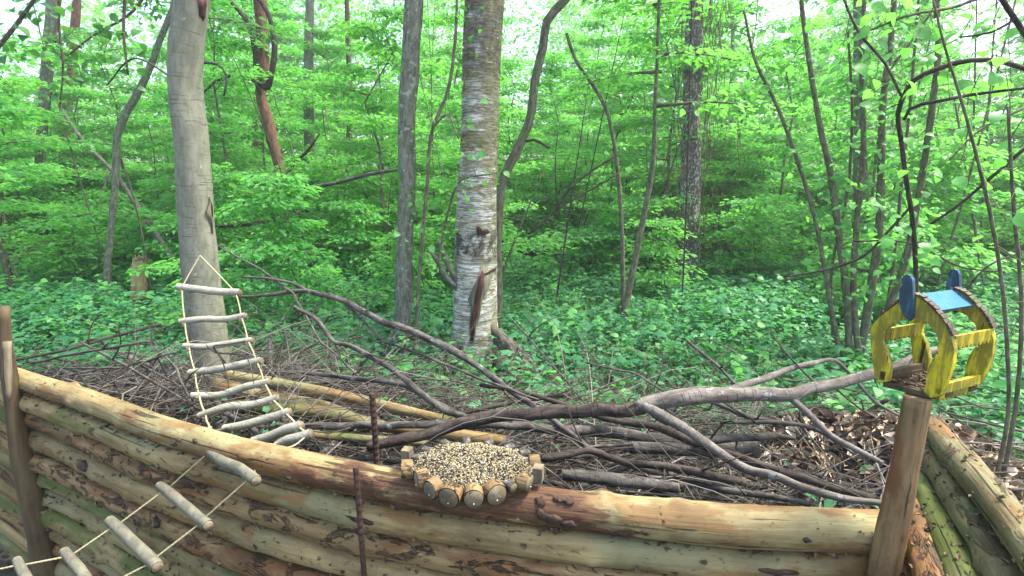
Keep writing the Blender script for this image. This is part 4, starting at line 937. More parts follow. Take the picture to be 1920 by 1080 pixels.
# ------------------------------------------------------------------ brush pile
def pile_h(x, d):
    return np.clip(.62 - .20 * np.clip(d - .1, 0, 3), .05, .62) * (1 - .15 * np.sin(x * 2.1 + 1))
def along_dir(x):
    dy = (fenceY(x + .1) - fenceY(x - .1)) / .2; return math.atan2(dy, 1)
rs = np.random.default_rng(77)
variants = []
for k in range(24):
    L = rs.uniform(.7, 1.9); n = 7; r = rs.uniform(.006, .017) * (1.3 if k % 6 == 0 else 1); pts = []; o = np.zeros(3); yaw = 0; pit = 0
    for i in range(n):
        pts.append(o.copy()); yaw += rs.normal(0, .13); pit += rs.normal(0, .07) - pit * .4; o = o + np.array([math.cos(yaw), math.sin(yaw), pit]) * L / (n - 1)
    pts = np.array(pts); pts -= pts.mean(0); mb = MB(); mb.tube(pts, np.linspace(r, r * rs.uniform(.25, .7), n), 8, .06, .07, k)
    for _ in range(rs.integers(0, 4)):
        i = rs.integers(2, n - 1); d = np.array([rs.uniform(.3, 1), rs.choice([-1, 1]) * rs.uniform(.3, .9), rs.uniform(-.1, .5)]); q = rs.uniform(.1, .4)
        mb.tube([pts[i], pts[i] + d * q * .5 + rs.normal(0, .01, 3), pts[i] + d * q], [r * .4, r * .3, r * .12], 5, .06)
    me = mb.mesh('dead_branch'); me.materials.append(M[['stick', 'stick_dark', 'stick', 'stick_pale', 'stick_dark', 'stick'][k % 6] if k % 12 != 3 else 'stick_pale']); variants.append((me, L, r))
for i in range(285):
    me, L, r = variants[i % 24] if i < 250 else variants[int(rs.integers(0, 24))]
    x = rs.uniform(-3.5, 1.75); lay = rs.uniform(0, 1); d = .1 + rs.uniform(0, 1) ** 1.3 * 1.5
    if x > .9: x -= rs.uniform(0, 1.2); d = min(d, rs.uniform(.1, .9))
    y = float(fenceY(x)) + d; z = pile_h(x, d) * (.35 + .65 * lay)
    ang = along_dir(x) + (rs.normal(0, .30) if rs.uniform() < .75 else rs.uniform(-1.0, 1.0)) + (math.pi if rs.uniform() < .5 else 0)
    # keep clear of the fence
    dx, dy = abs(math.cos(ang)) * L / 2, math.sin(ang) * L / 2
    ends = [(x + math.cos(ang) * L / 2 * s, y + math.sin(ang) * L / 2 * s) for s in (-1, 1)]
    push = max(0, max(float(fenceY(ex)) + (.20 + .3 * max(0, -1.6 - ex)) - ey for ex, ey in ends)); y += push
    o = bpy.data.objects.new('dead_branch', me); COL.objects.link(o); o.location = (x, y, z)
    o.rotation_euler = (rs.uniform(0, 6.28) * 0 + rs.normal(0, .2), rs.normal(0, .07), ang)
    tone = {'dead_stick_bark': 'grey', 'dark_stick_bark': 'dark brown', 'pale_birch_branch': 'pale'}[me.materials[0].name]; q = x / y
    wh = next(t for lim, t in ((-.75, 'at the far left of the pile'), (-.42, 'in the pile by the ladder'), (-.15, 'in the pile left of the tray'), (.12, 'in the pile behind the tray'),
        (.35, 'in the pile right of the tray'), (.6, 'under the long fallen branch'), (9, 'in the pile by the leaf heap')) if q < lim)
    dp = 'front row' if d < .55 else 'middle' if d < 1.1 else 'back edge'
    lab = f"{tone} {'thick' if r > .013 else 'thin'} branch {wh}, {dp}"; tag(o, lab, 'branch', lab + ', alike branches')
mb = MB()
for i in range(420):
    x = rs.uniform(-3.0, 1.35); d = .12 + rs.uniform(0, 1) ** 1.2 * 1.7; y = float(fenceY(x)) + d; z = pile_h(x, d) * rs.uniform(.3, 1.06); L = rs.uniform(.4, 1.3); ang = along_dir(x) + rs.normal(0, .35)
    r = rs.uniform(.004, .0105); n = 7; o_ = np.array([x, y, z]); yaw = ang; pit = rs.normal(0, .07); pts = []
    for k in range(n): pts.append(o_.copy()); yaw += rs.normal(0, .16); pit += rs.normal(0, .08) - pit * .4; o_ = o_ + np.array([math.cos(yaw), math.sin(yaw), pit]) * L / (n - 1)
    if any(p[1] < fenceY(p[0]) + .1 + .3 * max(0, -1.6 - p[0]) for p in pts): continue
    mb.tube(pts, np.linspace(r, r * rs.uniform(.3, .7), n), 7, .05, .08, i)
    for _ in range(rs.integers(1, 4)): k = rs.integers(1, n - 1); dv = np.array([math.cos(yaw + rs.normal(0, .8)), math.sin(yaw + rs.normal(0, .8)), rs.uniform(-.2, .6)]); mb.tube([pts[k], pts[k] + dv * rs.uniform(.04, .22)], [r * .4, r * .12], 4, cap=False)
tag(mb.build('brush_sticks', M['stick']), 'mass of finger-thick dead sticks heaped through the brush pile', 'sticks', None, 'stuff')
mb = MB()
for i in range(4600):
    x = rs.uniform(-3.6, 2.5); d = .08 + rs.uniform(0, 1) ** 1.15 * 1.6; y = float(fenceY(x)) + d
    if x > 1.2: y = rs.uniform(1.45, 2.4)
    z = pile_h(x, d) * rs.uniform(.25, 1.12) + (.05 if rs.uniform() < .1 else 0); L = rs.uniform(.12, .7); ang = along_dir(x) + rs.normal(0, .7)
    dd = np.array([math.cos(ang), math.sin(ang), rs.normal(0, .16)]); p0 = np.array([x, y, z]) - dd * L / 2
    if x < -1.6 and p0[1] < fenceY(p0[0]) + .2: continue
    if p0[1] < fenceY(p0[0]) + .07 or (p0 + dd * L)[1] < fenceY((p0 + dd * L)[0]) + .07: continue
    if p0[0] > 1.0 and rs.uniform() < .8: continue
    r = rs.uniform(.0015, .0052); b = rs.normal(0, .10 * L, 3)
    mb.tube([p0, p0 + dd * L * .35 + b, p0 + dd * L * .7 + b * .6, p0 + dd * L], [r, r * .85, r * .7, r * .35], 4, cap=False)
for i in range(1500):
    x = rs.uniform(-3.4, 1.3); d = .15 + rs.uniform(0, 1) * 1.65; y = float(fenceY(x)) + d; z = pile_h(x, d) * rs.uniform(.7, 1.1); L = rs.uniform(.35, 1.1); ang = along_dir(x) + rs.normal(0, .9) + (0 if rs.uniform() < .5 else math.pi)
    up = abs(rs.normal(0, .28)) if rs.uniform() < .95 else rs.uniform(.3, .7); dd = np.array([math.cos(ang), math.sin(ang), up]); p0 = np.array([x, y, z]); p1 = p0 + dd * L
    if p1[1] < fenceY(p1[0]) + .16 or x < -2.4 or p1[0] < -2.4: continue
    r = rs.uniform(.0014, .0036); bw = rs.normal(0, .07 * L, 3); bw[1] = abs(bw[1]); pts = [p0, p0 + dd * L * .3 + bw, p0 + dd * L * .65 + bw * 1.3 - np.array([0, 0, .1 * L * up]), p1 - np.array([0, 0, .45 * L * up])]
    mb.tube(pts, [r, r * .8, r * .6, r * .25], 4, .12, cap=False)
    for _ in range(3):
        q_ = rs.integers(1, 4); d2 = dd + rs.normal(0, .6, 3); mb.tube([pts[q_], pts[q_] + d2 * L * rs.uniform(.08, .25)], [r * .5, r * .2], 3, cap=False)
o = mb.build('brush_twigs', M['twig']); tag(o, 'tangle of fine dry twigs filling the brush pile', 'twigs', None, 'stuff')
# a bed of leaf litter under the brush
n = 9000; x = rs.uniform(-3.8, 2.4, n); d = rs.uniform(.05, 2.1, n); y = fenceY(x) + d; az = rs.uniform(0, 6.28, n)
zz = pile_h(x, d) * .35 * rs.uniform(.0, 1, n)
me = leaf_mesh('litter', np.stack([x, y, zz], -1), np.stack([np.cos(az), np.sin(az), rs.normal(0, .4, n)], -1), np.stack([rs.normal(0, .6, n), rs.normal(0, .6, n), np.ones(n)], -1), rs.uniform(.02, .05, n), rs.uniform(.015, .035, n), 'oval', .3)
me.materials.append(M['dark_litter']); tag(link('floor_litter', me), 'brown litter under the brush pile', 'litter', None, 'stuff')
# a few green leaves poking through the brush
n = 2600; x = rs.uniform(-3.6, 1.6, n); d = rs.uniform(.2, 2.1, n); c = np.sin(x * 4.1) * np.sin(d * 5 + x) > .25; x, d = x[c], d[c]; n = len(x); y = fenceY(x) + d; az = rs.uniform(0, 6.28, n)
me = leaf_mesh('sprouts', np.stack([x, y, pile_h(x, d) * rs.uniform(.3, 1.15, n)], -1), np.stack([np.cos(az), np.sin(az), rs.normal(0, .3, n)], -1), np.stack([rs.normal(0, .4, n), rs.normal(0, .4, n), np.ones(n)], -1), rs.uniform(.025, .06, n), rs.uniform(.02, .04, n), 'oval')
me.materials.append(M['herb']); tag(link('sprouts', me), 'small green sprouts poking up through the brush pile', 'undergrowth', None, 'stuff')

def branch(name, label, polys, mat, cat='branch', seed=1, rough=.05, seg=14, cutends=False, twigs=6, mats=None):
    """polys: list of [(px,py,w,t)...]; first is the main part, the rest are its side branches"""
    e = None; rs = np.random.default_rng(seed)
    for k, pl in enumerate(polys):
        pts = [P(x, y, t) for x, y, w, t in pl]; rad = [w / 2 * t / 960 for x, y, w, t in pl]
        if e is None: e = empty(name, tuple(pts[0]), label, cat)
        p2, r2 = [pts[0]], [rad[0]]
        for a_, b_, ra, rb in zip(pts, pts[1:], rad, rad[1:]):
            m_ = max(1, int((b_ - a_).length / .07))
            for j in range(1, m_ + 1):
                q_ = a_.lerp(b_, j / m_); r_ = ra + (rb - ra) * j / m_
                p2.append(q_ + Vector(rs.normal(0, r_ * .28, 3)) * (0 if j == m_ else 1)); r2.append(r_ * rs.uniform(.93, 1.08))
        pts_k, rad_k = (p2, r2) if cat == 'branch' else (pts, rad)
        mb = MB(); mb.tube(pts_k, rad_k, seg, .02, rough, seed + k, knots=9 if k == 0 else 4)
        mb.build(('bough' if k == 0 else 'side_branch') if cat == 'branch' else 'trunk', M[mats.get(k, mat) if mats else mat], e)
        if cutends:
            for a, b, r in ((pts[0], pts[1], rad[0]), (pts[-1], pts[-2], rad[-1])):
                d = (a - b).normalized(); mb = MB(); mb.tube([a - d * .002, a + d * .003], [r * .97, r * .93], 14); mb.build('cut_end', M['cut'], e)
    if twigs:
        mb = MB(); pts = [P(x, y, t) for x, y, w, t in polys[0]]; pa, _ = resample(pts, .01, .05)
        for _ in range(twigs):
            i = rs.integers(1, len(pa) - 1); d = np.array([rs.uniform(-.6, 1), rs.uniform(-.6, .6), rs.uniform(-.5, .6)]); L = rs.uniform(.1, .35)
            mb.tube([pa[i], pa[i] + d * L * .5 + rs.normal(0, .015, 3), pa[i] + d * L + rs.normal(0, .02, 3)], [.004, .003, .0012], 5, .05)
        mb.build('twigs', M['stick_dark'], e)['kind'] = 'stuff'
    return e
branch('fallen_branch', 'long pale birch branch reaching from the pile up to the yellow feeder', [
    [(1192, 763, 22, 1.7), (1204, 760, 33, 1.7), (1225, 755, 33, 1.7), (1320, 741, 31, 1.7), (1420, 738, 26, 1.7), (1490, 739, 24, 1.7), (1560, 722, 22, 1.72), (1640, 700, 20, 1.75), (1700, 678, 16, 1.8), (1790, 640, 12, 1.85), (1860, 615, 8, 1.9)],
    [(1205, 760, 21, 1.69), (1270, 795, 19, 1.64), (1330, 835, 18, 1.58), (1400, 880, 18, 1.52), (1450, 892, 17, 1.46), (1500, 912, 15, 1.4), (1570, 932, 13, 1.34), (1668, 945, 11, 1.28)],
    [(1335, 741, 13, 1.7), (1395, 722, 13, 1.72), (1480, 692, 11, 1.76), (1530, 680, 9, 1.8), (1566, 676, 7, 1.82), (1600, 708, 6, 1.8), (1640, 752, 6, 1.78), (1700, 786, 5, 1.76)],
    [(1478, 742, 13, 1.7), (1515, 775, 12, 1.66), (1560, 818, 12, 1.62), (1600, 840, 10, 1.6), (1655, 868, 9, 1.56)],
    [(690, 838, 18, 1.75), (760, 822, 21, 1.75), (850, 798, 23, 1.75), (950, 778, 24, 1.74), (1080, 772, 25, 1.72), (1205, 763, 26, 1.7)],
], 'stick_pale', seed=11, twigs=16, mats={4: 'stick_dark'})
branch('dead_branch', 'long curved dead branch sweeping from the grass down in front of the birch foot', [
    [(450, 556, 5, 2.7), (520, 551, 7, 2.65), (578, 546, 9, 2.6), (640, 562, 11, 2.5), (700, 594, 12, 2.42), (770, 620, 14, 2.35), (840, 652, 14, 2.28), (900, 690, 12, 2.2), (960, 735, 11, 2.1), (1040, 790, 10, 1.95), (1110, 845, 11, 1.8), (1200, 878, 12, 1.65), (1300, 905, 13, 1.55), (1400, 925, 12, 1.45), (1520, 945, 11, 1.38)],
    [(455, 519, 4, 2.7), (500, 522, 5, 2.68), (545, 530, 5, 2.64), (578, 546, 6, 2.6)],
    [(640, 562, 5, 2.5), (720, 640, 4, 2.4), (800, 668, 5, 2.3), (880, 702, 5, 2.2), (1010, 750, 5, 2.0)]], 'stick', seed=21, twigs=14)
branch('dead_branch', 'arching grey branch with a broken tip left of the lichened trunk', [
    [(552, 576, 8, 2.3), (590, 596, 8, 2.28), (625, 640, 8, 2.24), (680, 660, 9, 2.18), (740, 695, 11, 2.12), (790, 738, 12, 2.05), (840, 772, 12, 1.98), (895, 795, 11, 1.9)],
    [(410, 462, 3, 2.9), (480, 500, 4, 2.8), (550, 550, 4, 2.6), (600, 640, 4, 2.4), (690, 720, 4, 2.2)]], 'stick', seed=22, twigs=12)
branch('dead_branch', 'thin dark branch running level above the peeled logs', [
    [(500, 693, 6, 2.3), (600, 702, 8, 2.28), (690, 712, 10, 2.2), (760, 722, 12, 2.15), (800, 745, 12, 2.1), (880, 790, 10, 2.0)],
    [(600, 640, 3, 2.4), (560, 665, 4, 2.4), (545, 700, 4, 2.3)]], 'stick', seed=23, twigs=10)
branch('dead_branch', 'grey branch lying level behind the seed tray, left side', [[(520, 798, 12, 1.9), (640, 800, 14, 1.88), (760, 796, 15, 1.86), (880, 797, 15, 1.84), (1000, 800, 13, 1.82)]], 'stick', seed=24)
branch('dead_branch', 'thick grey branch lying just right of centre beneath the pale birch branch', [[(960, 795, 16, 1.95), (1060, 808, 20, 1.95), (1160, 812, 21, 1.94), (1260, 826, 20, 1.92), (1340, 836, 19, 1.9)]], 'stick', seed=25)
branch('sawn_log', 'short sawn grey log piece with its cut end left of the green gap', [[(1180, 838, 24, 1.92), (1300, 842, 27, 1.9), (1420, 842, 30, 1.9)]], 'stick', cat='log', seed=26, cutends=True, twigs=0)
branch('dead_branch', 'brown branch slanting down under the pale birch branch', [[(900, 722, 7, 2.2), (1000, 740, 8, 2.1), (1120, 780, 12, 1.95), (1230, 800, 15, 1.85), (1330, 840, 15, 1.75), (1420, 870, 16, 1.6), (1520, 900, 16, 1.5), (1640, 935, 15, 1.4)]], 'stick_dark', seed=27)
branch('dead_branch', 'pale thin branch at the right of the pile running towards the leaf heap', [[(1350, 792, 7, 1.85), (1450, 792, 8, 1.8), (1530, 805, 7, 1.76), (1600, 850, 5, 1.7)], [(1290, 740, 8, 1.9), (1400, 780, 10, 1.84), (1480, 795, 9, 1.8)]], 'stick', seed=28)
branch('dead_branch', 'mossy level branch over the back of the pile on the right', [[(1300, 830, 18, 1.85), (1360, 822, 17, 1.85), (1450, 818, 13, 1.86), (1490, 822, 7, 1.86)]], 'stick', seed=29)
branch('dead_branch', 'bent dark branch lying low right of the seed tray', [[(1015, 860, 14, 1.6), (1100, 845, 13, 1.62), (1180, 868, 13, 1.6), (1280, 880, 15, 1.55), (1400, 905, 14, 1.48)]], 'stick_dark', seed=30)
branch('sawn_log', 'grey log piece lying close behind the top log right of the seed tray', [[(1055, 890, 20, 1.5), (1160, 900, 24, 1.48), (1270, 915, 20, 1.46)]], 'stick', cat='log', seed=31, cutends=True, twigs=0)
branch('dead_branch', 'pale straight pole lying on the twigs at the far left of the pile', [[(225, 660, 6, 3.3), (290, 690, 8, 3.1), (350, 715, 8, 2.9), (410, 740, 7, 2.7)]], 'stick_pale', seed=32)
branch('dead_branch', 'mossy curved branch on the twigs behind the left part of the top log', [[(205, 740, 8, 2.4), (250, 738, 12, 2.45), (300, 725, 12, 2.5), (335, 712, 8, 2.55)]], 'stick', seed=33)
for sd, (a, w) in enumerate([([(240, 672), (330, 720), (400, 790)], 4), ([(150, 640), (260, 700), (380, 770)], 5), ([(120, 690), (230, 690), (330, 660)], 4), ([(60, 680), (160, 660), (280, 640)], 5), ([(280, 640), (330, 690), (360, 760)], 4), ([(430, 690), (400, 650), (460, 640)], 3),
                             ([(1100, 680), (1190, 700), (1290, 760)], 4), ([(1290, 640), (1350, 690), (1400, 740)], 6), ([(960, 600), (1050, 700), (1100, 760)], 3), ([(1530, 830), (1600, 790), (1665, 748)], 8), ([(1240, 760), (1330, 830), (1420, 850)], 5)]):
    branch('dead_branch', ['thin twig slanting down across the fan of brush beside the ladder', 'straight thin twig over the left brush heap', 'thin twig lying level on the left brush heap', 'thin twig at the back of the left brush heap',
        'steep thin twig close left of the grey trunk', 'short bent twig right of the grey trunk', 'thin twig arching above the pile right of the birch', 'thin pale twig standing out of the pile toward the spruce', 'thin twig standing out of the pile by the birch foot',
        'bare stick poking up from the leaf heap to the feeder', 'thin crossing twig under the pale birch branch'][sd], [[(x, y, w, 2.3 - .1 * i) for i, (x, y) in enumerate(a)]], 'stick', seed=60 + sd, twigs=4, seg=7)
# peeled logs in the pile
for lab, pl, mt in (
    ('upper peeled pole lying along the back of the pile right of the ladder', [(425, 702, 17, 2.45), (540, 722, 19, 2.4), (640, 742, 20, 2.35), (760, 770, 19, 2.25), (890, 800, 15, 2.1)], 'pine'),
    ('thick peeled log in the pile just behind the ladder rungs', [(405, 722, 26, 2.4), (500, 745, 29, 2.35), (600, 765, 30, 2.3), (690, 800, 26, 2.2)], 'pine'),
    ('yellow-green log in the pile below the thick peeled log', [(440, 762, 22, 2.2), (540, 768, 25, 2.18), (620, 776, 25, 2.16), (720, 800, 22, 2.1)], 'pine_moss'),
    ('sawn peeled log with its cut end showing above the seed tray', [(700, 800, 16, 1.95), (800, 808, 22, 1.92), (880, 820, 25, 1.9), (945, 829, 26, 1.88)], 'pine'),
    ('dull yellow pole lying low between ladder and rusty rod', [(560, 812, 14, 1.85), (680, 822, 14, 1.85), (800, 830, 14, 1.84)], 'pine_moss')):
    branch('peeled_log', lab, [pl], mt, cat='log', seed=abs(hash(pl[0])) % 97, cutends=True, twigs=0)

# ------------------------------------------------------------------ heap of dead leaves (right)
n = 15000; th = rs.uniform(0, 6.28, n); rr = np.sqrt(rs.uniform(0, 1, n)); cx, cy = 1.55, 1.92
x = cx + np.cos(th) * rr * .82; y = cy + np.sin(th) * rr * .52; h = .68 * (1 - rr ** 2 * .75) * (.95 + .1 * np.sin(x * 9) * np.sin(y * 8)); az = rs.uniform(0, 6.28, n)
z = h * (1 - rs.uniform(0, .12, n)); L = rs.uniform(.02, .062, n)
me = leaf_mesh('leaf_heap', np.stack([x, y, z], -1), np.stack([np.cos(az), np.sin(az), rs.normal(0, .6, n)], -1), np.stack([rs.normal(0, .8, n), rs.normal(-.2, .8, n), np.ones(n)], -1), L, L * rs.uniform(.35, .8, n), 'broad', 1.0)
me.materials.append(M['litter']); tag(link('leaf_heap', me), 'heap of curled brown dead leaves left of and behind the right post', 'leaf heap', None, 'stuff')
mb = MB(); ring = 20; v = [(cx, cy, .53)]; f = []
for k, (q, hh) in enumerate(((.35, .5), (.65, .36), (.9, .17), (1.05, -.02))):
    for j in range(ring): a = j / ring * 6.283; v.append((cx + math.cos(a) * q * .8, cy + math.sin(a) * q * .5, hh))
for j in range(ring):
    f.append((0, 1 + j, 1 + (j + 1) % ring))
    for k in range(3): b0 = 1 + k * ring; f.append((b0 + j, b0 + ring + j, b0 + ring + (j + 1) % ring, b0 + (j + 1) % ring))
mb.add(v, f); o = mb.build('leaf_mound', M['soil']); tag(o, 'dark rotted core of the leaf heap', 'mound', None, 'structure')

# ------------------------------------------------------------------ seed tray on the fence
tz = .935
rim = [G(x, y, tz) for x, y in ((766, 872), (788, 892), (812, 910), (848, 926), (890, 926), (930, 918), (968, 905), (1002, 888), (1004, 864), (985, 846), (948, 838), (900, 832), (856, 828), (812, 838), (778, 856))]
tray = empty('seed_tray', tuple(sum(rim, Vector()) / len(rim)), 'round wooden seed tray rimmed with small log slices on the top log', 'bird feeder')
cen = sum(rim, Vector()) / len(rim)
mb = MB(); mb.prism([tuple(p + Vector((0, 0, -.028))) for p in rim], (0, 0, .022)); mb.build('board', M['post'], tray, False)
for i, (x, y, w, kd) in enumerate([(763, 858, 30, 1), (762, 880, 36, 0), (789, 899, 36, 0), (812, 916, 36, 0), (844, 929, 42, 0), (888, 931, 38, 0), (928, 924, 42, 0), (957, 912, 36, 2), (986, 903, 34, 0), (1010, 892, 30, 1), (1003, 866, 30, 0), (985, 850, 32, 2), (955, 841, 40, 2), (915, 834, 40, 2), (875, 829, 38, 2), (835, 833, 34, 2), (800, 845, 32, 2), (776, 858, 28, 2)]):
    c = G(x, y, tz + .002); out = Vector((c.x - cen.x, c.y - cen.y, 0)).normalized(); r = w / 2 * 1.17 / 960
    if kd == 1:   # upright half block
        mb = MB(); sdv = Vector((-out.y, out.x, 0)); mb.box(c - sdv * .012 - out * .012 + Vector((0, 0, -.012)), sdv * .024, out * .022, Vector((0, 0, .036))); mb.build('edge_block', M['cut'], tray, False); continue
    if kd == 2: r *= .55
    mb = MB(); mb.tube([c - out * .014, c + out * .010], [r, r * .98], 20, .008, .03, i, cap=False); s_ = mb.build('log_slice', M['stick'] if kd == 2 else M['pine_bark'], tray)
    for sg in (-1, 1):
        mb = MB(); e_ = c + out * (.0085 if sg > 0 else -.0125); mb.tube([e_, e_ + out * .0022 * sg], [r * .9, r * .87], 20); q = mb.build('slice_face', M['cut'], s_); q.location = (0, 0, 0)
    if kd == 0:
        mb = MB(); e_ = c + out * .0105 + Vector((0, 0, -r * .45)); mb.tube([e_, e_ + out * .0025], [.0018, .0012], 6); q = mb.build('nail', M['nail'], s_); q.location = (0, 0, 0)
mb = MB(); mb.box(cen + Vector((-.035, -.05, -.075)), Vector((.05, 0, 0)), Vector((0, .04, 0)), Vector((0, 0, .045))); mb.build('support_block', M['post'], tray, False)
# seeds
n = 10500; poly = np.array([(p.x, p.y) for p in rim]); th = rs.uniform(0, 6.283, n); rr = np.sqrt(rs.uniform(0, 1, n)) * .985
pang = np.arctan2(poly[:, 1] - cen.y, poly[:, 0] - cen.x); prad = np.hypot(poly[:, 0] - cen.x, poly[:, 1] - cen.y); o_ = np.argsort(pang)
R = np.interp(np.angle(np.exp(1j * th)), np.concatenate([[pang[o_][-1] - 6.283], pang[o_], [pang[o_][0] + 6.283]]), np.concatenate([[prad[o_][-1]], prad[o_], [prad[o_][0]]]))
x = cen.x + np.cos(th) * R * rr; y = cen.y + np.sin(th) * R * rr
z = tz - .004 + .030 * (1 - rr ** 2) + .004 * np.sin(x * 60) * np.sin(y * 70) + rs.uniform(-.002, .003, n)
a = rs.uniform(0, 6.283, n); el = rs.normal(0, .3, n); D = np.stack([np.cos(a) * np.cos(el), np.sin(a) * np.cos(el), np.sin(el)], -1)
Sv = np.cross(D, [0, 0, 1]); Sv /= np.linalg.norm(Sv, axis=1)[:, None]; Uv = np.cross(Sv, D); L = rs.uniform(.0018, .0052, n)[:, None]; Wv = rs.uniform(.0009, .0021, n)[:, None]
C = np.stack([x, y, z], -1); Vv = np.stack([C - D * L, C + Sv * Wv, C + Uv * Wv * .7, C - Sv * Wv, C - Uv * Wv * .7, C + D * L], 1).reshape(-1, 3)
q = np.array([[0, 2, 1], [0, 3, 2], [0, 4, 3], [0, 1, 4], [5, 1, 2], [5, 2, 3], [5, 3, 4], [5, 4, 1]]); F = (q[None] + (np.arange(n) * 6)[:, None, None]).reshape(-1)
me = raw_mesh('bird_seed', Vv, F, 3, n * 8); me.materials.append(M['seed']); tag(link('bird_seed', me), 'heap of mixed striped sunflower and grain seed in the log-edged tray', 'bird seed', None, 'stuff')
mb = MB(); v = [(cen.x, cen.y, tz + .022)] + [(cen.x + math.cos(a) * r_ * .9, cen.y + math.sin(a) * r_ * .9, tz - .006) for a, r_ in zip(pang[o_], prad[o_])]; mb.add(v, [(0, 1 + i, 1 + (i + 1) % len(rim)) for i in range(len(rim))])
mb.build('seed_bed', M['post'], tray)

# ------------------------------------------------------------------ yellow and blue feeder house
DF = CAMZ - (post_top.z + .012)
def fd(px, py): r = ray(px, py); return Vector((0, 0, CAMZ)) + r * (DF / -r.z)
Af, Bf, Cf = fd(1652, 716), fd(1757, 742), fd(1832, 722)
Cf = Bf + (Cf - Bf) * 1.0; gv = (Bf - Af).normalized(); rv = (Cf - Bf); rl_ = rv.length; rv = rv.normalized(); zv = Vector((0, 0, 1)); nv = gv.cross(zv).normalized()
if nv.dot(rv) < 0: nv = -nv
def onpl(px, py, org):   # ray against the vertical plane through org spanned by gv and z
    r = ray(px, py); o = Vector((0, 0, CAMZ)); t = (org - o).dot(nv) / r.dot(nv); return o + r * t
RVD = rv
feeder = empty('bird_feeder', tuple(post_top), 'yellow carved bird feeder house with blue roof board on the tan post', 'bird feeder')
outer = [(1659, 716), (1641, 716), (1636, 680), (1632, 640), (1632, 618), (1640, 604), (1652, 592), (1670, 578), (1690, 563), (1712, 552), (1730, 562), (1752, 583), (1772, 608), (1784, 632), (1789, 655), (1786, 685), (1775, 715), (1762, 742), (1745, 746)]
inner = [(1733, 735), (1737, 708), (1748, 690), (1762, 672), (1757, 655), (1760, 638), (1752, 618), (1742, 612), (1736, 600), (1724, 600), (1718, 594), (1706, 594), (1698, 600), (1690, 596), (1682, 604), (1672, 606), (1664, 616), (1652, 622), (1652, 640), (1662, 662), (1668, 690), (1664, 716)]
gp = [onpl(x, y, Af) for x, y in outer + inner]
th_ = .011
def strip_prism(name, po, pi, d, mat, parent):
    """band between two open outlines, given thickness"""
    n = 34
    def rs_(a): pa, _ = resample(a, .01); L = np.concatenate([[0], np.cumsum(np.linalg.norm(np.diff(pa, axis=0), axis=1))]); s = np.linspace(0, L[-1], n); return np.stack([np.interp(s, L, pa[:, k]) for k in range(3)], 1)
    A, B = rs_(po), rs_(pi); dv = np.array(d); v = np.vstack([A, B, A + dv, B + dv]); f = []
    for i in range(n - 1):
        f += [(i, i + 1, n + i + 1, n + i), (2 * n + i, 3 * n + i, 3 * n + i + 1, 2 * n + i + 1), (i, 2 * n + i, 2 * n + i + 1, i + 1), (n + i, n + i + 1, 3 * n + i + 1, 3 * n + i)]
    f += [(0, n, 3 * n, 2 * n), (n - 1, 3 * n - 1, 4 * n - 1, 2 * n - 1)]
    mb = MB(); mb.add(v, f); return mb.build(name, mat, parent, False)
go, gi = gp[:len(outer)], gp[len(outer):][::-1]
# left half and right half boards, joined at the ridge
f_ = strip_prism('front_gable', go, gi, rv * th_, M['yellow'], feeder); 
RL = rl_ * .98
strip_prism('rear_gable', [p + rv * RL for p in go], [p + rv * RL for p in gi], rv * th_, M['yellow'], feeder)['label'] = 'rear yellow gable frame'
def zz_(px, py): return onpl(px, py, Af)
# floor and rims
fz = Af.z; c0, c1 = Af + zv * .006, Bf + zv * .0
w_ = (Bf - Af).length
base = Vector((Af.x, Af.y, post_top.z + .002)); gx = Vector((Bf.x - Af.x, Bf.y - Af.y, 0)).normalized()
mb = MB()
for k in range(5):
    a = base + gx * .002 + rv * .004 + rv * (k * RL / 5)
    mb = MB(); mb.box(a + zv * random.uniform(0, .002), gx * (w_ + random.uniform(-.01, .002)), rv * (RL / 5 - .002), zv * .010); mb.build('floor_board', M['post'], feeder, False)
for k in (0, 1):
    a = base - gx * .004 + gx * k * (w_ + .0) ; mb = MB(); mb.box(a + zv * .014, gx * .009, rv * RL, zv * .018); mb.build('floor_lip', M['yellow'] if k else M['post'], feeder, False)
def scallop(name, a, b, h, n, mat, thick, up=zv):
    """board from a to b with a scalloped lower edge"""
    poly = [a, b]; m = 6
    for i in range(n):
        for j in range(m):
            t = 1 - (i + j / m) / n; q = a.lerp(b, t); poly.append(q - up * (h * .72 + h * .28 * math.sin(math.pi * (j + .02) / m)))
    poly.append(a - up * h * .72); mb = MB(); mb.prism([tuple(p) for p in poly], thick); return mb.build(name, mat, feeder, False)
eL, eR = zz_(1650, 617), zz_(1787, 632)
scallop('eave_board', eL + rv * th_, eL + rv * RL, .027, 8, M['yellow'], gx * .006)
scallop('eave_board', eR + rv * th_, eR + rv * RL, .027, 9, M['yellow'], -gx * .006)
bR = zz_(1757, 733); scallop('base_board', bR + rv * th_, bR + rv * RL + rv * .002, .024, 9, M['yellow'], -gx * .006)['label'] = 'scalloped lower yellow board'
bL = zz_(1655, 706); scallop('base_board', bL + rv * th_, bL + rv * RL, .012, 7, M['post'], gx * .006)
# slender carved braces inside the legs
for (x0, y0, x1, y1, x2, y2) in ((1736, 728, 1744, 690, 1757, 668), (1756, 672, 1752, 706, 1742, 738), (1652, 712, 1660, 670, 1650, 640)):
    for dd in (0, RL):
        mb = MB(); mb.tube([zz_(x0, y0) + rv * (dd + .005), zz_(x1, y1) + rv * (dd + .005), zz_(x2, y2) + rv * (dd + .005)], [.004, .0045, .004], 6, .01); mb.build('brace', M['yellow'], feeder)
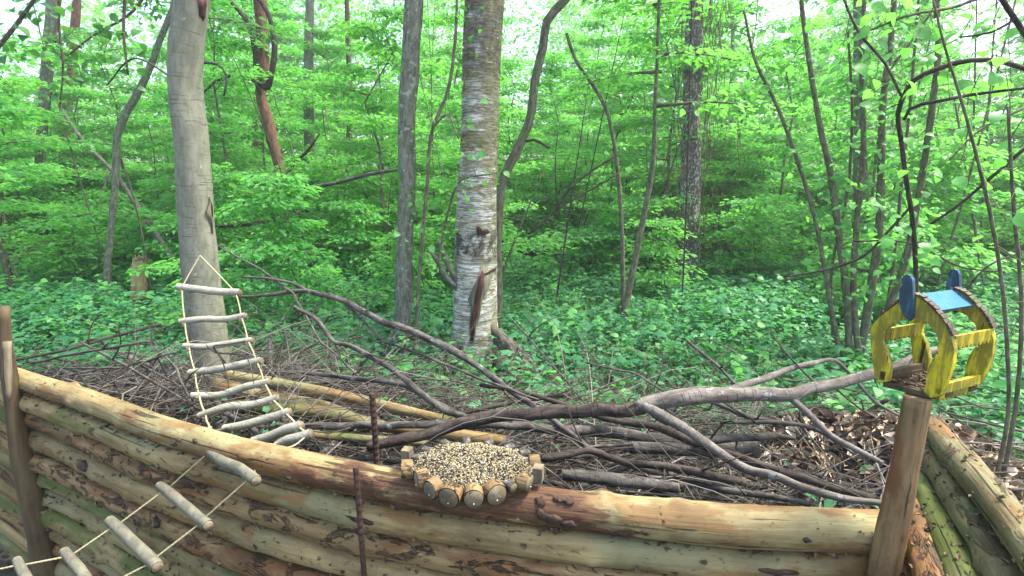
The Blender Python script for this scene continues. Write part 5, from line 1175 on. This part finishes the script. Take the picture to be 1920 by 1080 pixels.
# blue roof board on the right slope near the ridge and its partner
ap = zz_(1712, 553); q1_ = zz_(1751, 584); q2_ = zz_(1690, 563)
mb = MB(); n_ = (q1_ - ap).normalized().cross(rv).normalized(); n_ = n_ if n_.z > 0 else -n_
mb.prism([tuple(p) for p in (ap + rv * th_ * 1.1, ap + rv * RL * .99, q1_ + rv * RL * .99, q1_ + rv * th_ * 1.1)], -n_ * .006); mb.build('roof_board', M['blue'], feeder, False)
l1 = zz_(1668, 580); mb = MB(); mb.prism([tuple(p) for p in (ap + rv * th_ * 1.1, ap + rv * RL * .99, l1 + rv * RL * .99, l1 + rv * th_ * 1.1)], Vector((0, 0, -.006))); mb.build('roof_board', M['blue'], feeder, False)
# finials
fin = [(1706, 514), (1712, 516), (1716, 524), (1718, 560), (1716, 596), (1710, 601), (1702, 594), (1694, 578), (1691, 560), (1692, 542), (1697, 534), (1696, 522), (1700, 516)]
fp = [onpl(x, y, Af) - rv * .009 for x, y in fin]
mb = MB(); mb.prism([tuple(p) for p in fp], rv * .0085); mb.build('finial', M['blue_dark'], feeder, False)['label'] = 'front faded blue finial board'
mb = MB(); mb.prism([tuple(p + rv * (RL + th_ + .0095)) for p in fp], rv * .0085); mb.build('finial', M['blue_dark'], feeder, False)['label'] = 'rear faded blue finial board'
# bark battens on the gable edges
for dd in (-.002, RL - .002):
    for seg_ in (go[6:10], go[9:14]):
        pa, _ = resample(seg_, .01, .010)
        for k in range(len(pa) - 1):
            a, b = Vector(pa[k]), Vector(pa[k + 1]); t_ = (b - a); nn = t_.cross(rv).normalized(); nn = nn if nn.z > 0 else -nn
            mb = MB(); mb.box(a + rv * dd + nn * .0005, t_ * .86, rv * .015, nn * random.uniform(.003, .0055)); mb.build('batten', M['shingle'], feeder, False)
# crumbs on the floor
n = 260; C = np.array([tuple(base + gx * random.uniform(0, w_) + rv * random.uniform(.01, RL) + zv * .015) for _ in range(n)]); az = rs.uniform(0, 6.28, n)
me = leaf_mesh('crumbs', C, np.stack([np.cos(az), np.sin(az), rs.normal(0, .3, n)], -1), np.tile([0, 0, 1.0], (n, 1)) + rs.normal(0, .3, (n, 3)), rs.uniform(.005, .014, n), rs.uniform(.003, .008, n), 'oval'); me.materials.append(M['flake'])
tag(link('feeder_crumbs', me), 'brown husks and old leaf bits on the floor of the yellow feeder', 'husks', None, 'stuff')
# alike things standing near one another are told apart by their order from the left
def order_labels():
    by = {}
    for o in COL.objects:
        if o.parent is None and 'group' in o.keys() and o.name.split('.')[0] in ('leafy_tree', 'leafy_bush', 'bare_stem', 'dead_branch'): by.setdefault(o['label'], []).append(o)
    for lab, L in by.items():
        if not 2 <= len(L) <= 20: continue
        L.sort(key=lambda o: o.location.x / (o.location.y * math.cos(PITCH) - (o.location.z - CAMZ) * math.sin(PITCH)))
        for k, o in enumerate(L):
            w = 'leftmost' if k == 0 else 'rightmost' if k == len(L) - 1 else ('second', 'third', 'fourth', 'fifth', 'sixth', 'seventh', 'eighth', 'ninth', 'tenth', 'eleventh', 'twelfth', 'thirteenth', 'fourteenth', 'fifteenth', 'sixteenth', 'seventeenth', 'eighteenth', 'nineteenth')[k - 1] + ' from left,'
            o['label'] = w + ' ' + lab
order_labels()
print('tris', sum(len(m.polygons) for m in bpy.data.meshes), 'inst', sum(len(o.data.polygons) for o in bpy.data.objects if o.type == 'MESH'), 'objs', len(bpy.data.objects))
